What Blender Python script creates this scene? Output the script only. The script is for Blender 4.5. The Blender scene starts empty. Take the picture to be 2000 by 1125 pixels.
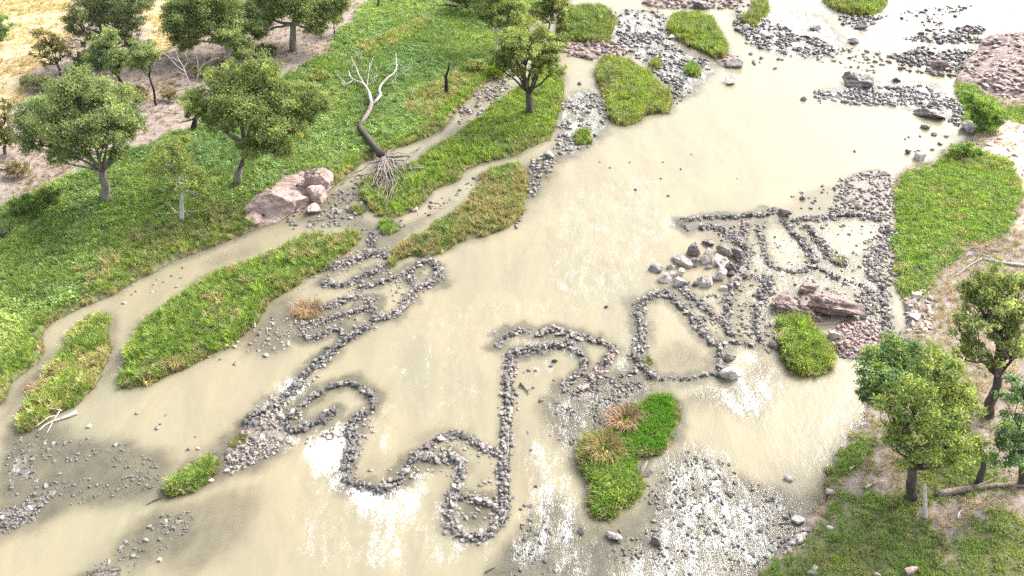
import bpy, math, random
import numpy as np
from mathutils import Vector, Matrix
random.seed(7); RNG = np.random.default_rng(7)
SC = bpy.context.scene
COL = SC.collection
# ------------------------------------------------------------------ camera, sky, sun, exposure
CAM_H, PITCH, FPX = 45.0, math.radians(38.0), 1540.0        # metres, radians, focal length in px of a 2000 px wide picture
cam_d = bpy.data.cameras.new('camera'); cam = bpy.data.objects.new('camera', cam_d); COL.objects.link(cam)
cam_d.sensor_width = 36.0; cam_d.lens = 36.0*FPX/2000.0; cam_d.clip_end = 9000.0; cam_d.clip_start = 0.5
cam.location = (0, 0, CAM_H); cam.rotation_euler = (math.pi/2-PITCH, 0, 0)
SC.camera = cam
SUN_EL, SUN_AZ = math.radians(43), math.radians(51)         # azimuth clockwise from +Y (the view direction)
wd = bpy.data.worlds.new('World'); SC.world = wd; wd.use_nodes = True
wt = wd.node_tree; wt.nodes.clear()
sky = wt.nodes.new('ShaderNodeTexSky'); sky.sky_type = 'NISHITA'; sky.sun_disc = False
sky.sun_elevation = SUN_EL; sky.sun_rotation = SUN_AZ; sky.air_density = 1.0; sky.dust_density = 5.0; sky.ozone_density = 1.0
bg = wt.nodes.new('ShaderNodeBackground'); bg.inputs[1].default_value = 0.15
wo = wt.nodes.new('ShaderNodeOutputWorld')
hz = wt.nodes.new('ShaderNodeHueSaturation'); hz.inputs['Saturation'].default_value = .5   # thin high haze greys the blue
wt.links.new(sky.outputs[0], hz.inputs['Color']); wt.links.new(hz.outputs[0], bg.inputs[0]); wt.links.new(bg.outputs[0], wo.inputs[0])
sun_d = bpy.data.lights.new('sun', 'SUN'); sun_d.energy = 1.0; sun_d.angle = math.radians(20); sun_d.color = (1, .965, .9)
sun = bpy.data.objects.new('sun', sun_d); COL.objects.link(sun); sun.location = (30, 60, 90)
sdir = Vector((math.sin(SUN_AZ)*math.cos(SUN_EL), math.cos(SUN_AZ)*math.cos(SUN_EL), math.sin(SUN_EL)))
sun.rotation_euler = sdir.to_track_quat('Z', 'Y').to_euler()
SC.view_settings.view_transform = 'Standard'; SC.view_settings.look = 'None'
SC.view_settings.exposure = 1.7; SC.view_settings.gamma = 1.0
SC.cycles.use_denoising = False
SC.cycles.max_bounces = 6; SC.cycles.transparent_max_bounces = 8

# ------------------------------------------------------------------ small maths
FW = np.array([0, math.cos(PITCH), -math.sin(PITCH)]); UP = np.array([0, math.sin(PITCH), math.cos(PITCH)])
def ray(px, py):
    d = FW + np.array([1., 0, 0])*((px-1000)/FPX) + UP*((562.5-py)/FPX)
    return d
def flat(px, py, z=0.0):
    d = ray(px, py); t = (z-CAM_H)/d[2]
    return np.array([d[0]*t, d[1]*t])
def flats(pts, z=0.0): return np.array([flat(x, y, z) for x, y in pts])
def metres(px_len, y_world, z=0.0):                        # what so many photo pixels measure at that distance
    return px_len*(y_world*math.cos(PITCH)+(CAM_H-z)*math.sin(PITCH))/FPX
def chaikin(p, n=1, closed=True):
    p = np.asarray(p, float)
    for _ in range(n):
        if closed:
            q = np.roll(p, -1, 0); p = np.stack([.75*p+.25*q, .25*p+.75*q], 1).reshape(-1, 2)
        else:
            a, b = p[:-1], p[1:]
            p = np.concatenate([p[:1], np.stack([.75*a+.25*b, .25*a+.75*b], 1).reshape(-1, 2), p[-1:]])
    return p
def hsh(ix, iy, s):
    h = (ix.astype(np.int64)*374761393 + iy.astype(np.int64)*668265263 + s*1274126177) & 0xffffffff
    h = ((h ^ (h >> 13))*1274126177) & 0xffffffff
    return ((h ^ (h >> 16)) & 0xffff)/65535.0
def vnoise(x, y, s=0):
    ix, iy = np.floor(x), np.floor(y); fx, fy = x-ix, y-iy
    fx = fx*fx*(3-2*fx); fy = fy*fy*(3-2*fy)
    a, b, c, d = hsh(ix, iy, s), hsh(ix+1, iy, s), hsh(ix, iy+1, s), hsh(ix+1, iy+1, s)
    return (a*(1-fx)+b*fx)*(1-fy)+(c*(1-fx)+d*fx)*fy
def fbm(x, y, sc, s=0, o=3):
    r = 0; a = .5; t = 0
    for k in range(o):
        r = r+a*vnoise(x*sc, y*sc, s+k*17); t += a; a *= .5; sc *= 2.03
    return r/t*2-1
def sstep(a, b, x):
    t = np.clip((x-a)/(b-a), 0, 1); return t*t*(3-2*t)
def seg_dist2(X, Y, a, b):
    abx, aby = b[0]-a[0], b[1]-a[1]; L = abx*abx+aby*aby+1e-12
    t = np.clip(((X-a[0])*abx+(Y-a[1])*aby)/L, 0, 1)
    return (X-a[0]-t*abx)**2+(Y-a[1]-t*aby)**2
def sdf(X, Y, poly, m=5.0):                                # signed distance, positive inside, clamped to -m
    m = float(m); out = np.full(X.shape, -m); lo = poly.min(0)-m; hi = poly.max(0)+m
    k = np.nonzero((X > lo[0])&(X < hi[0])&(Y > lo[1])&(Y < hi[1]))[0]
    if len(k) == 0: return out
    x, y = X[k], Y[k]; d2 = np.full(x.shape, 1e12); ins = np.zeros(x.shape, bool)
    n = len(poly)
    for i in range(n):
        a, b = poly[i], poly[(i+1) % n]
        d2 = np.minimum(d2, seg_dist2(x, y, a, b))
        if a[1] != b[1]:
            c = ((a[1] > y) != (b[1] > y)) & (x < (b[0]-a[0])*(y-a[1])/(b[1]-a[1])+a[0])
            ins ^= c
    d = np.sqrt(d2); out[k] = np.maximum(np.where(ins, d, -d), -m)
    return out
def ldist(X, Y, line, m=4.0):                              # distance to an open line, clamped to m
    m = float(m); out = np.full(X.shape, m); lo = line.min(0)-m; hi = line.max(0)+m
    k = np.nonzero((X > lo[0])&(X < hi[0])&(Y > lo[1])&(Y < hi[1]))[0]
    if len(k) == 0: return out
    d2 = np.full(len(k), m*m)
    for i in range(len(line)-1): d2 = np.minimum(d2, seg_dist2(X[k], Y[k], line[i], line[i+1]))
    out[k] = np.sqrt(d2); return out

# ------------------------------------------------------------------ outlines traced at the waterline
def W(*p): return np.array(p, float)
LEFT_BANK = chaikin(np.concatenate([W((-4000,-300),(-130,22)), flats([(0,800),(22,746),(41,735),(75,705),(84,690),(84,649),(97,634),(149,604),(202,585),(231,570),(276,544),(314,524),(358,503),(411,485),(463,462),(500,447),(540,438),(567,420),(600,404),(640,376),(657,357),(674,345),(710,316),(729,308),(750,300),(772,290),(795,283),(825,273),(852,259),(870,249),(882,224),(912,196),(939,171),(965,152),(982,146),(1000,115),(1020,72),(1038,48),(1060,34),(1085,18),(1110,4)]), W((26,170),(60,260),(300,3000),(-4000,3000))]))
RIGHT_BANK = chaikin(np.concatenate([W((-4000,-800),(-30,-60),(14,12)), flats([(1478,1125),(1500,1104),(1540,1070),(1575,1041),(1567,1015),(1586,1000),(1616,974),(1605,944),(1612,925),(1631,892),(1657,862),(1675,832),(1687,806),(1680,783),(1690,745),(1705,705),(1725,668),(1766,648),(1762,632),(1770,616),(1764,581),(1750,566),(1745,550),(1746,492),(1739,473),(1752,440),(1748,399),(1739,381),(1746,358),(1769,329),(1799,321),(1832,314),(1844,291),(1896,280),(1903,261),(1877,243),(1881,209),(1866,179),(1864,161),(1880,140),(1873,127),(1907,108),(1914,86),(1929,71),(2000,63)]), W((125,140),(400,330),(4000,1500),(4000,-800))]))
ISL = {
 'lower_left': [(194,614),(209,619),(215,641),(213,701),(202,723),(187,757),(149,794),(123,800),(67,834),(34,845),(34,824),(56,787),(75,746),(86,727),(105,709),(138,679),(127,667),(149,634)],
 'long': [(230,750),(232,738),(243,697),(258,664),(276,634),(317,600),(358,578),(411,541),(448,526),(500,511),(550,491),(571,476),(593,465),(652,461),(699,457),(710,459),(699,470),(678,489),(657,508),(642,525),(603,540),(571,561),(548,580),(521,590),(500,628),(470,662),(441,681),(392,705),(336,731),(291,750),(239,761)],
 'tiny_root': [(684,406),(700,400),(715,410),(709,420),(690,420)],
 'small_between': [(735,437),(753,430),(776,436),(781,447),(767,457),(742,460)],
 'tree': [(705,361),(700,374),(709,396),(725,412),(745,427),(766,428),(791,418),(810,408),(831,392),(851,368),(896,358),(907,331),(941,319),(1000,305),(1045,286),(1082,263),(1092,226),(1101,181),(1098,149),(1085,127),(1060,120),(1040,140),(1014,171),(969,203),(922,241),(880,272),(825,303),(805,322),(786,332),(740,345)],
 'scrub': [(753,519),(763,506),(765,491),(789,472),(823,455),(859,433),(891,414),(929,373),(944,338),(975,328),(1007,323),(1026,338),(1033,375),(1018,425),(1000,441),(941,463),(896,471),(870,493),(829,504),(795,500),(776,515),(760,524)],
 'oval': [(1164,125),(1183,114),(1224,118),(1254,136),(1284,159),(1310,192),(1312,221),(1291,221),(1254,225),(1246,240),(1217,247),(1187,233),(1179,189),(1162,151)],
 'far_reed': [(1086,51),(1100,25),(1123,15),(1179,15),(1205,43),(1196,58),(1187,91),(1149,84),(1097,78)],
 'wedge': [(1312,28),(1370,28),(1392,46),(1402,62),(1420,86),(1420,113),(1404,119),(1376,103),(1340,87),(1320,75),(1304,65),(1304,50)],
 'twin': [(1470,6),(1490,3),(1502,16),(1498,29),(1482,34),(1476,53),(1460,53),(1446,41),(1455,33),(1467,26)],
 'top': [(1607,0),(1620,14),(1650,28),(1690,33),(1720,25),(1735,0),(1728,-25),(1615,-25)],
 'dot_a': [(1270,121),(1283,114),(1296,122),(1294,133),(1280,136),(1271,130)],
 'dot_b': [(1340,130),(1352,124),(1368,140),(1364,152),(1352,154),(1341,144)],
 'dot_c': [(1120,270),(1130,256),(1147,254),(1158,268),(1152,282),(1136,285),(1123,281)],
 'reed_right': [(1513,636),(1527,622),(1547,620),(1576,638),(1618,661),(1627,694),(1621,722),(1599,733),(1556,733),(1535,712),(1521,683)],
 'front': [(1261,774),(1284,766),(1314,774),(1332,793),(1329,815),(1317,856),(1299,889),(1269,896),(1250,893),(1243,914),(1258,940),(1239,978),(1209,1004),(1179,1022),(1153,1004),(1157,946),(1142,926),(1125,894),(1138,856),(1164,849),(1194,838),(1198,815),(1224,797),(1250,789)],
 'sliver': [(317,953),(358,920),(403,886),(433,881),(435,910),(411,940),(373,959),(336,972),(317,967)],
}
ISLW = {k: chaikin(flats(v)) for k, v in ISL.items()}
# shallow water over dark rock bed: (outline, strength); gravel bars just above the water
SHALLOW = [
 ([(-20,870),(40,815),(130,840),(220,860),(350,880),(330,965),(250,995),(150,995),(60,1030),(-20,1060)], .8), ([(300,1000),(440,940),(520,960),(500,1040),(420,1100),(330,1140),(200,1140)], .62), ([(480,870),(560,830),(640,760),(680,740),(650,800),(580,860),(500,910)], .6), ([(140,1125),(230,1060),(290,1000),(400,990),(450,1020),(420,1060),(330,1125)], .75),
 ([(380,900),(440,860),(490,800),(560,790),(580,850),(540,900),(440,950),(330,985)], .9), ([(470,665),(510,600),(560,575),(600,600),(610,640),(540,700),(455,690)], .75),
 ([(500,450),(560,430),(640,380),(700,340),(760,310),(790,320),(700,420),(770,440),(820,420),(880,390),(900,400),(780,470),(760,500),(700,520),(620,550),(640,520),(720,460),(600,440)], .7),
 ([(860,270),(940,170),(1000,130),(1010,160),(940,220),(880,275)], .6), ([(895,960),(965,985),(965,1030),(925,1040),(885,1015)], .8), ([(920,930),(965,895),(970,975),(900,965)], .45),
 ([(1275,700),(1320,650),(1380,690),(1410,735),(1280,740)], .6),
 ([(1000,1060),(1060,960),(1120,960),(1150,1030),(1250,980),(1260,920),(1340,870),(1400,880),(1440,930),(1540,960),(1625,960),(1600,1040),(1510,1105),(1480,1160),(900,1160)], .85),
 ([(1050,780),(1110,770),(1200,735),(1300,742),(1420,740),(1300,770),(1190,835),(1125,880),(1060,860)], .85), ([(1325,800),(1340,760),(1440,740),(1490,690),(1530,740),(1480,830),(1390,790)], .65),
 ([(1320,425),(1460,415),(1520,405),(1640,340),(1750,330),(1745,560),(1700,670),(1620,700),(1480,690),(1440,660),(1440,560),(1380,470)], .6), ([(1505,440),(1560,470),(1580,520),(1510,525),(1490,470)], -.5), ([(1600,440),(1700,432),(1730,460),(1700,500),(1640,490)], -.35),
 ([(1190,20),(1300,20),(1330,90),(1420,130),(1330,210),(1300,170),(1230,100),(1170,100)], .8), ([(1090,180),(1170,170),(1200,250),(1150,300),(1060,330),(1085,260)], .8), ([(1420,10),(1560,10),(1660,60),(1650,115),(1540,120),(1440,80)], .75),
 ([(1560,180),(1750,150),(1860,170),(1890,250),(1780,215),(1620,205)], .8), ([(1740,90),(1920,80),(1900,150),(1760,140)], .8), ([(1600,0),(2000,-30),(2000,60),(1740,80),(1640,50)], .55), ([(1050,380),(1090,330),(1060,300),(1010,330),(1030,400),(1000,450)], .8),
 ([(1000,850),(1040,850),(1080,980),(1010,1040)], .4), ([(540,800),(560,780),(600,790),(590,850),(540,850)], .8), ([(640,950),(700,930),(760,960),(800,920),(820,900),(770,890),(690,920)], .4), ([(210,640),(245,660),(240,720),(205,750),(190,740),(215,700)], .7), ([(84,690),(120,690),(100,720),(40,790),(0,850),(0,800)], .7),
 ([(1000,690),(1120,690),(1130,740),(1060,760),(1010,740)], .3), ([(390,510),(430,490),(500,470),(510,500),(400,530)], .45), ([(1250,560),(1300,540),(1330,570),(1280,600),(1260,700),(1240,720)], .5)]
BARS = [([(440,880),(470,838),(520,800),(552,800),(560,840),(545,880),(500,905),(440,925)], .16), ([(-20,1000),(60,975),(112,950),(110,972),(60,1015),(-20,1045)], .13), ([(140,1130),(180,1112),(235,1105),(240,1140)], .12),
 ([(1620,640),(1690,620),(1725,655),(1705,705),(1640,700)], .22), ([(1640,345),(1745,325),(1752,440),(1700,420),(1650,400)], .16), ([(1530,600),(1570,560),(1660,570),(1680,630),(1570,650)], .02), ([(1100,85),(1190,85),(1240,105),(1160,118),(1105,105)], .18),
 ([(1250,-2),(1500,0),(1440,16),(1270,16)], .16), ([(1440,505),(1470,490),(1455,560),(1420,575),(1420,530)], .1), ([(1400,105),(1440,110),(1455,125),(1420,135),(1395,122)], .15), ([(1250,895),(1275,893),(1265,925),(1245,925)], .15), ([(1480,1140),(1505,1070),(1570,1040),(1620,1060),(1600,1125)], .2)]
# ------------------------------------------------------------------ stone trap walls: outline line in photo pixels, width in pixels, stone size in metres, label
WALLS = [
 ([(998,687),(993,717),(991,759),(994,791),(989,828),(986,867),(984,912),(984,959),(987,991)], 26, .34, 'longest and straightest stone trap wall, running down the middle of the river'),
 ([(984,1000),(975,1019),(959,1042),(927,1053),(894,1042),(876,1019),(876,986),(885,959),(899,931),(903,910),(890,892)], 23, .36, 'stone wall bent into a rounded U that closes the lowest trap pool'),
 ([(880,889),(855,896),(825,894),(812,893)], 17, .33, 'short stone wall spur pointing left from the top of the lowest trap loop'),
 ([(973,885),(947,875),(920,857),(892,845),(867,848),(853,859),(830,873),(811,890)], 20, .33, 'arched stone wall bulging upward left of the long straight wall'),
 ([(806,898),(793,917),(779,936),(756,952),(728,956),(700,945),(675,931)], 17, .34, 'broken sagging stone wall overrun by white water at the lowest weir'),
 ([(677,915),(684,885),(686,860),(684,843),(693,820),(712,806)], 22, .34, 'thick dark stone wall climbing up from the left end of the white water'),
 ([(729,798),(732,779),(717,764),(699,752),(678,746),(642,755)], 11, .36, 'thin half drowned stone hook closing the upper end of the leftmost pool'),
 ([(630,764),(609,776),(587,792),(569,813),(548,819)], 14, .33, 'curved stone wall between the two slim pools left of the white water'),
 ([(548,822),(578,845),(605,828),(630,819),(654,801)], 16, .34, 'dark V shaped stone wall with foam spilling below it, left of centre'),
 ([(480,826),(495,812),(515,800),(536,800),(542,785),(563,773),(578,755),(593,734),(618,710),(639,692),(666,671),(687,656),(717,637)], 19, .35, 'long diagonal stone weir with foam on its left side'),
 ([(729,625),(742,619),(772,615),(791,598),(804,572),(814,559),(836,557),(855,548),(859,534),(853,519),(842,508)], 17, .34, 'stepped stone wall rising to a hooked end below the scrubby island'),
 ([(827,510),(806,525),(782,536),(755,546),(727,555),(704,563)], 10, .36, 'thin stone row slanting down left from the tip of the scrubby island'),
 ([(803,530),(797,546),(808,555)], 9, .34, 'very short stone link beside the small round pool'),
 ([(701,578),(669,585),(644,595),(623,604)], 14, .36, 'stone row reaching right from the pink dry reed clump'),
 ([(710,578),(727,585),(729,600),(727,618)], 9, .34, 'short upright stone row joining two slanting walls left of the beige pool'),
 ([(718,602),(699,604),(678,612),(663,616),(630,627),(606,628)], 12, .34, 'slanting stone wall just below the pink dry reed clump'),
 ([(593,631),(593,646),(599,659),(624,659),(639,646),(657,639),(669,650),(676,658)], 12, .33, 'wavy stone wall holding two little pools under the pink reed clump'),
 ([(748,518),(733,529),(712,538),(686,551),(669,557),(646,557),(631,553)], 16, .38, 'stone wall between two shallow channels below the long grass island'),
 ([(644,521),(678,510),(708,504),(727,493)], 17, .38, 'stone wall along the right tip of the long grass island'),
 ([(727,490),(730,472),(727,453)], 18, .36, 'stony crossing joining the long island to the tiny grass tuft'),
 ([(730,494),(742,495),(759,502)], 14, .34, 'stone heap touching the left tip of the scrubby island'),
 ([(973,678),(979,662),(1000,650),(1021,643),(1035,645)], 12, .36, 'stone hook at the upper left corner of the P shaped trap'),
 ([(1051,655),(1058,645),(1081,644),(1104,648),(1127,655),(1155,662),(1183,669),(1201,680)], 13, .36, 'outer top arc of stones round the P shaped trap'),
 ([(1199,684),(1192,696),(1178,717),(1160,738),(1139,759),(1120,770)], 19, .36, 'thick reddish stone wall on the right side of the P shaped trap'),
 ([(1106,763),(1100,749),(1116,740),(1137,729),(1144,710),(1137,692),(1125,682)], 14, .35, 'inner curl of stones inside the P shaped trap'),
 ([(1009,685),(1035,682),(1058,678),(1081,675),(1104,672),(1120,673)], 18, .34, 'dark inner top wall of the P shaped trap'),
 ([(894,968),(917,973),(945,977),(968,990)], 15, .38, 'short stone cross wall between the two lowest trap pools'),
 ([(1304,569),(1279,572),(1261,585),(1247,596),(1250,613),(1254,635),(1254,660),(1247,677),(1243,702),(1261,720),(1275,734)], 21, .36, 'thick stone wall on the left side of the grey triangular pool'),
 ([(1308,575),(1323,590),(1344,610),(1362,633),(1380,656),(1398,670),(1416,674)], 20, .34, 'thick diagonal stone wall on the right side of the grey triangular pool'),
 ([(1407,684),(1406,700),(1406,715),(1405,728)], 16, .36, 'stone heap leading down to the big round boulder'),
 ([(1330,560),(1348,578),(1373,597),(1391,612),(1408,626)], 14, .34, 'slim diagonal stone wall starting under the boulder pile'),
 ([(1441,548),(1428,566),(1423,587),(1421,606),(1414,628),(1424,645),(1430,654)], 15, .34, 'upright stone wall falling from the right end of the boulder pile'),
 ([(1278,738),(1298,738),(1320,738),(1344,740),(1366,736),(1385,729),(1404,733)], 7, .34, 'thin single row of stones along the foot of the grey triangular pool'),
 ([(1324,430),(1338,428),(1356,427),(1374,424),(1393,424),(1410,422),(1434,422),(1452,422)], 9, .34, 'single row of stones reaching left from the dark topped boulder'),
 ([(1328,436),(1336,442),(1344,448)], 8, .34, 'tiny bent tail of stones at the far left of the upper traps'),
 ([(1372,444),(1388,441),(1404,444),(1420,454),(1436,462),(1447,475),(1460,486)], 18, .34, 'broad dark stone bank above the boulder pile'),
 ([(1454,430),(1455,443),(1453,456)], 20, .35, 'reddish stone heap just under the dark topped boulder'),
 ([(1476,420),(1489,419),(1504,412),(1514,409)], 11, .36, 'short stone row between the two dark topped boulders'),
 ([(1490,436),(1482,449),(1488,466),(1494,488),(1498,506),(1506,520)], 7, .36, 'sparse upright row of stones left of the cream pool'),
 ([(1525,428),(1539,440),(1550,453),(1565,466),(1573,479),(1586,496),(1594,511)], 17, .36, 'diagonal stone wall on the right of the cream pool'),
 ([(1573,441),(1582,448),(1594,461),(1602,476),(1614,488),(1624,503),(1637,512),(1653,517)], 18, .38, 'diagonal stone wall with a straw tuft, left of the white pool'),
 ([(1550,432),(1570,426),(1598,426),(1618,423),(1634,420),(1653,416),(1672,420),(1688,423),(1709,426),(1720,431)], 16, .36, 'long stone wall along the top of the white pool'),
 ([(1512,522),(1533,525),(1552,530),(1576,525),(1595,520),(1608,527),(1624,536),(1643,546),(1664,550),(1682,557)], 8, .36, 'thin wavy stone row under the cream pool'),
 ([(1728,442),(1736,453),(1734,471),(1720,490),(1706,508),(1704,527),(1709,545)], 25, .40, 'broad stony wall between the white pool and the right bank'),
 ([(1690,560),(1707,577),(1703,602),(1686,622)], 13, .40, 'left of the two parallel stone rows beside the layered rock'),
 ([(1722,562),(1731,579),(1727,602),(1731,622),(1738,640),(1722,654)], 13, .40, 'right of the two parallel stone rows, beside the pale bank rocks'),
 ([(1495,540),(1503,553),(1492,568),(1486,580)], 24, .36, 'dark stone heap left of the layered pink rock'),
 ([(1479,594),(1476,613),(1476,631),(1478,652),(1490,668)], 9, .36, 'curved single row of stones left of the bushy reed clump'),
 ([(1474,676),(1460,670),(1448,667),(1432,667)], 7, .34, 'tiny stone lip joining two traps above the sparkling shallows'),
 ([(1452,540),(1468,540),(1492,538)], 14, .36, 'short stone row running right from the boulder pile'),
 ([(1462,492),(1457,508),(1446,528)], 15, .36, 'stone heap wedged against the right side of the boulder pile'),
 ([(1210,733),(1225,731),(1240,724)], 8, .36, 'short dark stone link between the P shaped trap and the triangular pool'),
]
WALLW = [(chaikin(flats(p, .1), 1, False), w, s, l) for p, w, s, l in WALLS]
# white water, glints painted as white flecks, ripples: (outline, fleck amount, ripple)
FOAM_GLINT = [
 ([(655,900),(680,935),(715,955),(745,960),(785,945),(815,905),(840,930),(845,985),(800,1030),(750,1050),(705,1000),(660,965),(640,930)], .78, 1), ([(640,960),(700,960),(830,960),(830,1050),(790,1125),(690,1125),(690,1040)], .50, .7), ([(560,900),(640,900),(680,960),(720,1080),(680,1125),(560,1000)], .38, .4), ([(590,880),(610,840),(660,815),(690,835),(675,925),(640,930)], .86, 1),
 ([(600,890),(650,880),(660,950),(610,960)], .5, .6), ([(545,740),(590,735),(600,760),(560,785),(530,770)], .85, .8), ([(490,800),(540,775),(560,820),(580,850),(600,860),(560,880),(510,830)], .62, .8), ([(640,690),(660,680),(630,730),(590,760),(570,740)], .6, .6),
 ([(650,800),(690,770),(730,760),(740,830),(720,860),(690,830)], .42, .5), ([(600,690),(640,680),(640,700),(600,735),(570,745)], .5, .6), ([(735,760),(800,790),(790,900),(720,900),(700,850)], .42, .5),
 ([(1280,900),(1340,865),(1400,870),(1440,920),(1500,960),(1560,1000),(1560,1060),(1500,1110),(1480,1170),(1150,1170),(1200,1080),(1290,1000)], .54, 1), ([(1340,760),(1440,740),(1490,700),(1540,770),(1470,830),(1390,790)], .57, 1), ([(1050,770),(1200,735),(1300,745),(1190,840),(1120,900),(1050,870)], .47, .9), ([(1010,840),(1070,850),(1150,960),(1150,1060),(1060,1125),(990,1125),(1010,1000)], .52, .9), ([(1430,660),(1480,680),(1500,720),(1420,760),(1400,740)], .5, .9),  # sky sparkle on rippled shallows painted as white flecks, with some foam
 ([(960,640),(1040,640),(1130,650),(1160,690),(1140,720),(1030,700),(960,670)], .47, .7), ([(1200,690),(1240,690),(1240,730),(1190,730)], .6, .8), ([(1010,690),(1100,690),(1120,740),(1020,760)], .44, .6), ([(1100,360),(1300,330),(1320,420),(1260,600),(1050,600),(1060,420)], .365, .7), ([(1270,420),(1330,400),(1340,450),(1280,480)], .47, .8), ([(1340,560),(1400,580),(1400,610),(1360,600)], .55, .5), ([(1220,600),(1240,600),(1240,720),(1200,700)], .5, .7),  # faint glints on the open pool are painted in here too
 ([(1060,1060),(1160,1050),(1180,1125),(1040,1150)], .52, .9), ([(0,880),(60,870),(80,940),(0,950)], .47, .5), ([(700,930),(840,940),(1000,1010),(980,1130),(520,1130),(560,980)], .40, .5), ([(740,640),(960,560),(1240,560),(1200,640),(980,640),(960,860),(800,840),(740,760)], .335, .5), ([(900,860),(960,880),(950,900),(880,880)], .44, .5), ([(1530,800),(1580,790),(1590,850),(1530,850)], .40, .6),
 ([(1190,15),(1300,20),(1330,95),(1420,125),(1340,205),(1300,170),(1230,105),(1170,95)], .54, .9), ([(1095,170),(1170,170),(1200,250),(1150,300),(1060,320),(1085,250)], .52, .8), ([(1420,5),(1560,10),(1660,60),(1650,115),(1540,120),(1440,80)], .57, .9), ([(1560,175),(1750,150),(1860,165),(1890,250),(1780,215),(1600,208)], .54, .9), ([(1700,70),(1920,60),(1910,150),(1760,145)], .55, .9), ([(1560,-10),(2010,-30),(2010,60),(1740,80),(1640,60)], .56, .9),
 ([(1440,430),(1745,400),(1745,560),(1720,660),(1560,560),(1500,680),(1430,650)], .43, .7), ([(1620,345),(1745,330),(1745,420),(1600,410)], .42, .7), ([(880,275),(940,180),(1010,130),(1010,165),(920,240)], .45, .6), ([(780,450),(890,380),(940,330),(930,370),(860,430)], .40, .5)]  # first outline paints pale sparkle onto the shallows between the upper traps
# ------------------------------------------------------------------ one structured grid carries the land, the bed and the water
ROWS = np.concatenate([[-600,-250,-100,-45,-20,0,10], 16+134*np.linspace(0, 1, 400)**1.45, [154,162,175,200,250,340,500,900,1700,3200]])
UCOL = np.concatenate([[-30,-14,-7,-4,-2.5,-1.8,-1.4,-1.2,-1.08], np.linspace(-1, 1, 620), [1.08,1.2,1.4,1.8,2.5,4,7,14,30]])
def hw(y): return np.maximum(y*math.cos(PITCH)+CAM_H*math.sin(PITCH), 34)*1000/FPX*1.10+4
GX = (UCOL[None, :]*hw(ROWS)[:, None]); GY = np.repeat(ROWS[:, None], len(UCOL), 1)
NR, NC = GX.shape; X, Y = GX.ravel(), GY.ravel()
wob = .30*fbm(X, Y, .55, 3)+.16*fbm(X, Y, 1.9, 5)
D_left = sdf(X, Y, LEFT_BANK)+wob; D_right = sdf(X, Y, RIGHT_BANK)+wob
D_isl = np.full(X.shape, -5.0); ISL_ID = np.full(X.shape, -1)
for i, (k, p) in enumerate(ISLW.items()):
    d = sdf(X, Y, p)+wob; m = d > D_isl; D_isl[m] = d[m]; ISL_ID[m] = i
DL = np.maximum(np.maximum(D_left, D_right), D_isl)
shal = np.zeros(X.shape)
for p, s in SHALLOW:
    d = sdf(X, Y, chaikin(flats(p)), 4)+.9*fbm(X, Y, .35, 11)+.3*fbm(X, Y, 1.4, 13)
    shal = np.maximum(shal, s*sstep(-1.5, 1.2, d)) if s > 0 else shal+s*sstep(-1., 1., d)
shal = np.maximum(shal, (.55+.35*fbm(X, Y, .15, 18))*sstep(-1.5, -.1, DL+.6*fbm(X, Y, .4, 17)))   # wet mud bands at the foot of the banks
for wi, (ln, w, s, l) in enumerate(WALLW):                   # rubble aprons round the walls
    a = {0: .35, 1: .5, 3: .5}.get(wi, .78); shal = np.maximum(shal, a*sstep(1.9, .35, ldist(X, Y, ln, 3)+.9*fbm(X, Y, .5, 15)+.4*fbm(X, Y, 1.7, 16)))
shal = np.clip(shal, 0, 1); shal = 1-(1-shal)**2
depth = (.95+.15*fbm(X, Y, .12, 21))*(1-shal)+.065*shal
bed = -depth*(.55+.45*sstep(0, .4, -DL))+(.05*fbm(X, Y, 1.1, 23)+.03*fbm(X, Y, 3.1, 29))*(.35+.65*shal)
bar = np.zeros(X.shape)
for p, h in BARS:
    d = sdf(X, Y, chaikin(flats(p)), 4)+.4*fbm(X, Y, .9, 31)
    bar = np.maximum(bar, sstep(-.5, .7, d)); bed = np.maximum(bed, -1.3+(1.3+h+.06*fbm(X, Y, 1.7, 33))*sstep(-1.6, .6, d))
ridge = np.full(X.shape, 9.)
for ln, w, s, l in WALLW:
    half = metres(w, ln[:, 1].mean())*.5
    ridge = np.minimum(ridge, ldist(X, Y, ln, 3)/half)
bed = np.maximum(bed, -1.2+1.24*sstep(1.15, .6, ridge)+.04*fbm(X, Y, 2.3, 35))
def land(d, st, sl, cap): return st*sstep(0, .55, d)+np.minimum(np.maximum(d-.5, 0)*sl, cap)
Z = np.where(DL > 0, 0, bed)
zl = land(D_left, .42, .075, 4.0); zr = land(D_right, .25, .085, 4.5); zi = land(D_isl, .30, .05, .35)
Z = np.where(DL > 0, np.maximum(np.maximum(zl*(D_left > 0), zr*(D_right > 0)), zi*(D_isl > 0))+bed.clip(-.05, .02), Z)
Z = Z+sstep(.3, 2.5, DL)*(.10*fbm(X, Y, .5, 41)+.05*fbm(X, Y, 1.6, 43))+sstep(3, 14, D_left)*(.5*fbm(X, Y, .06, 45))
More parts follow.
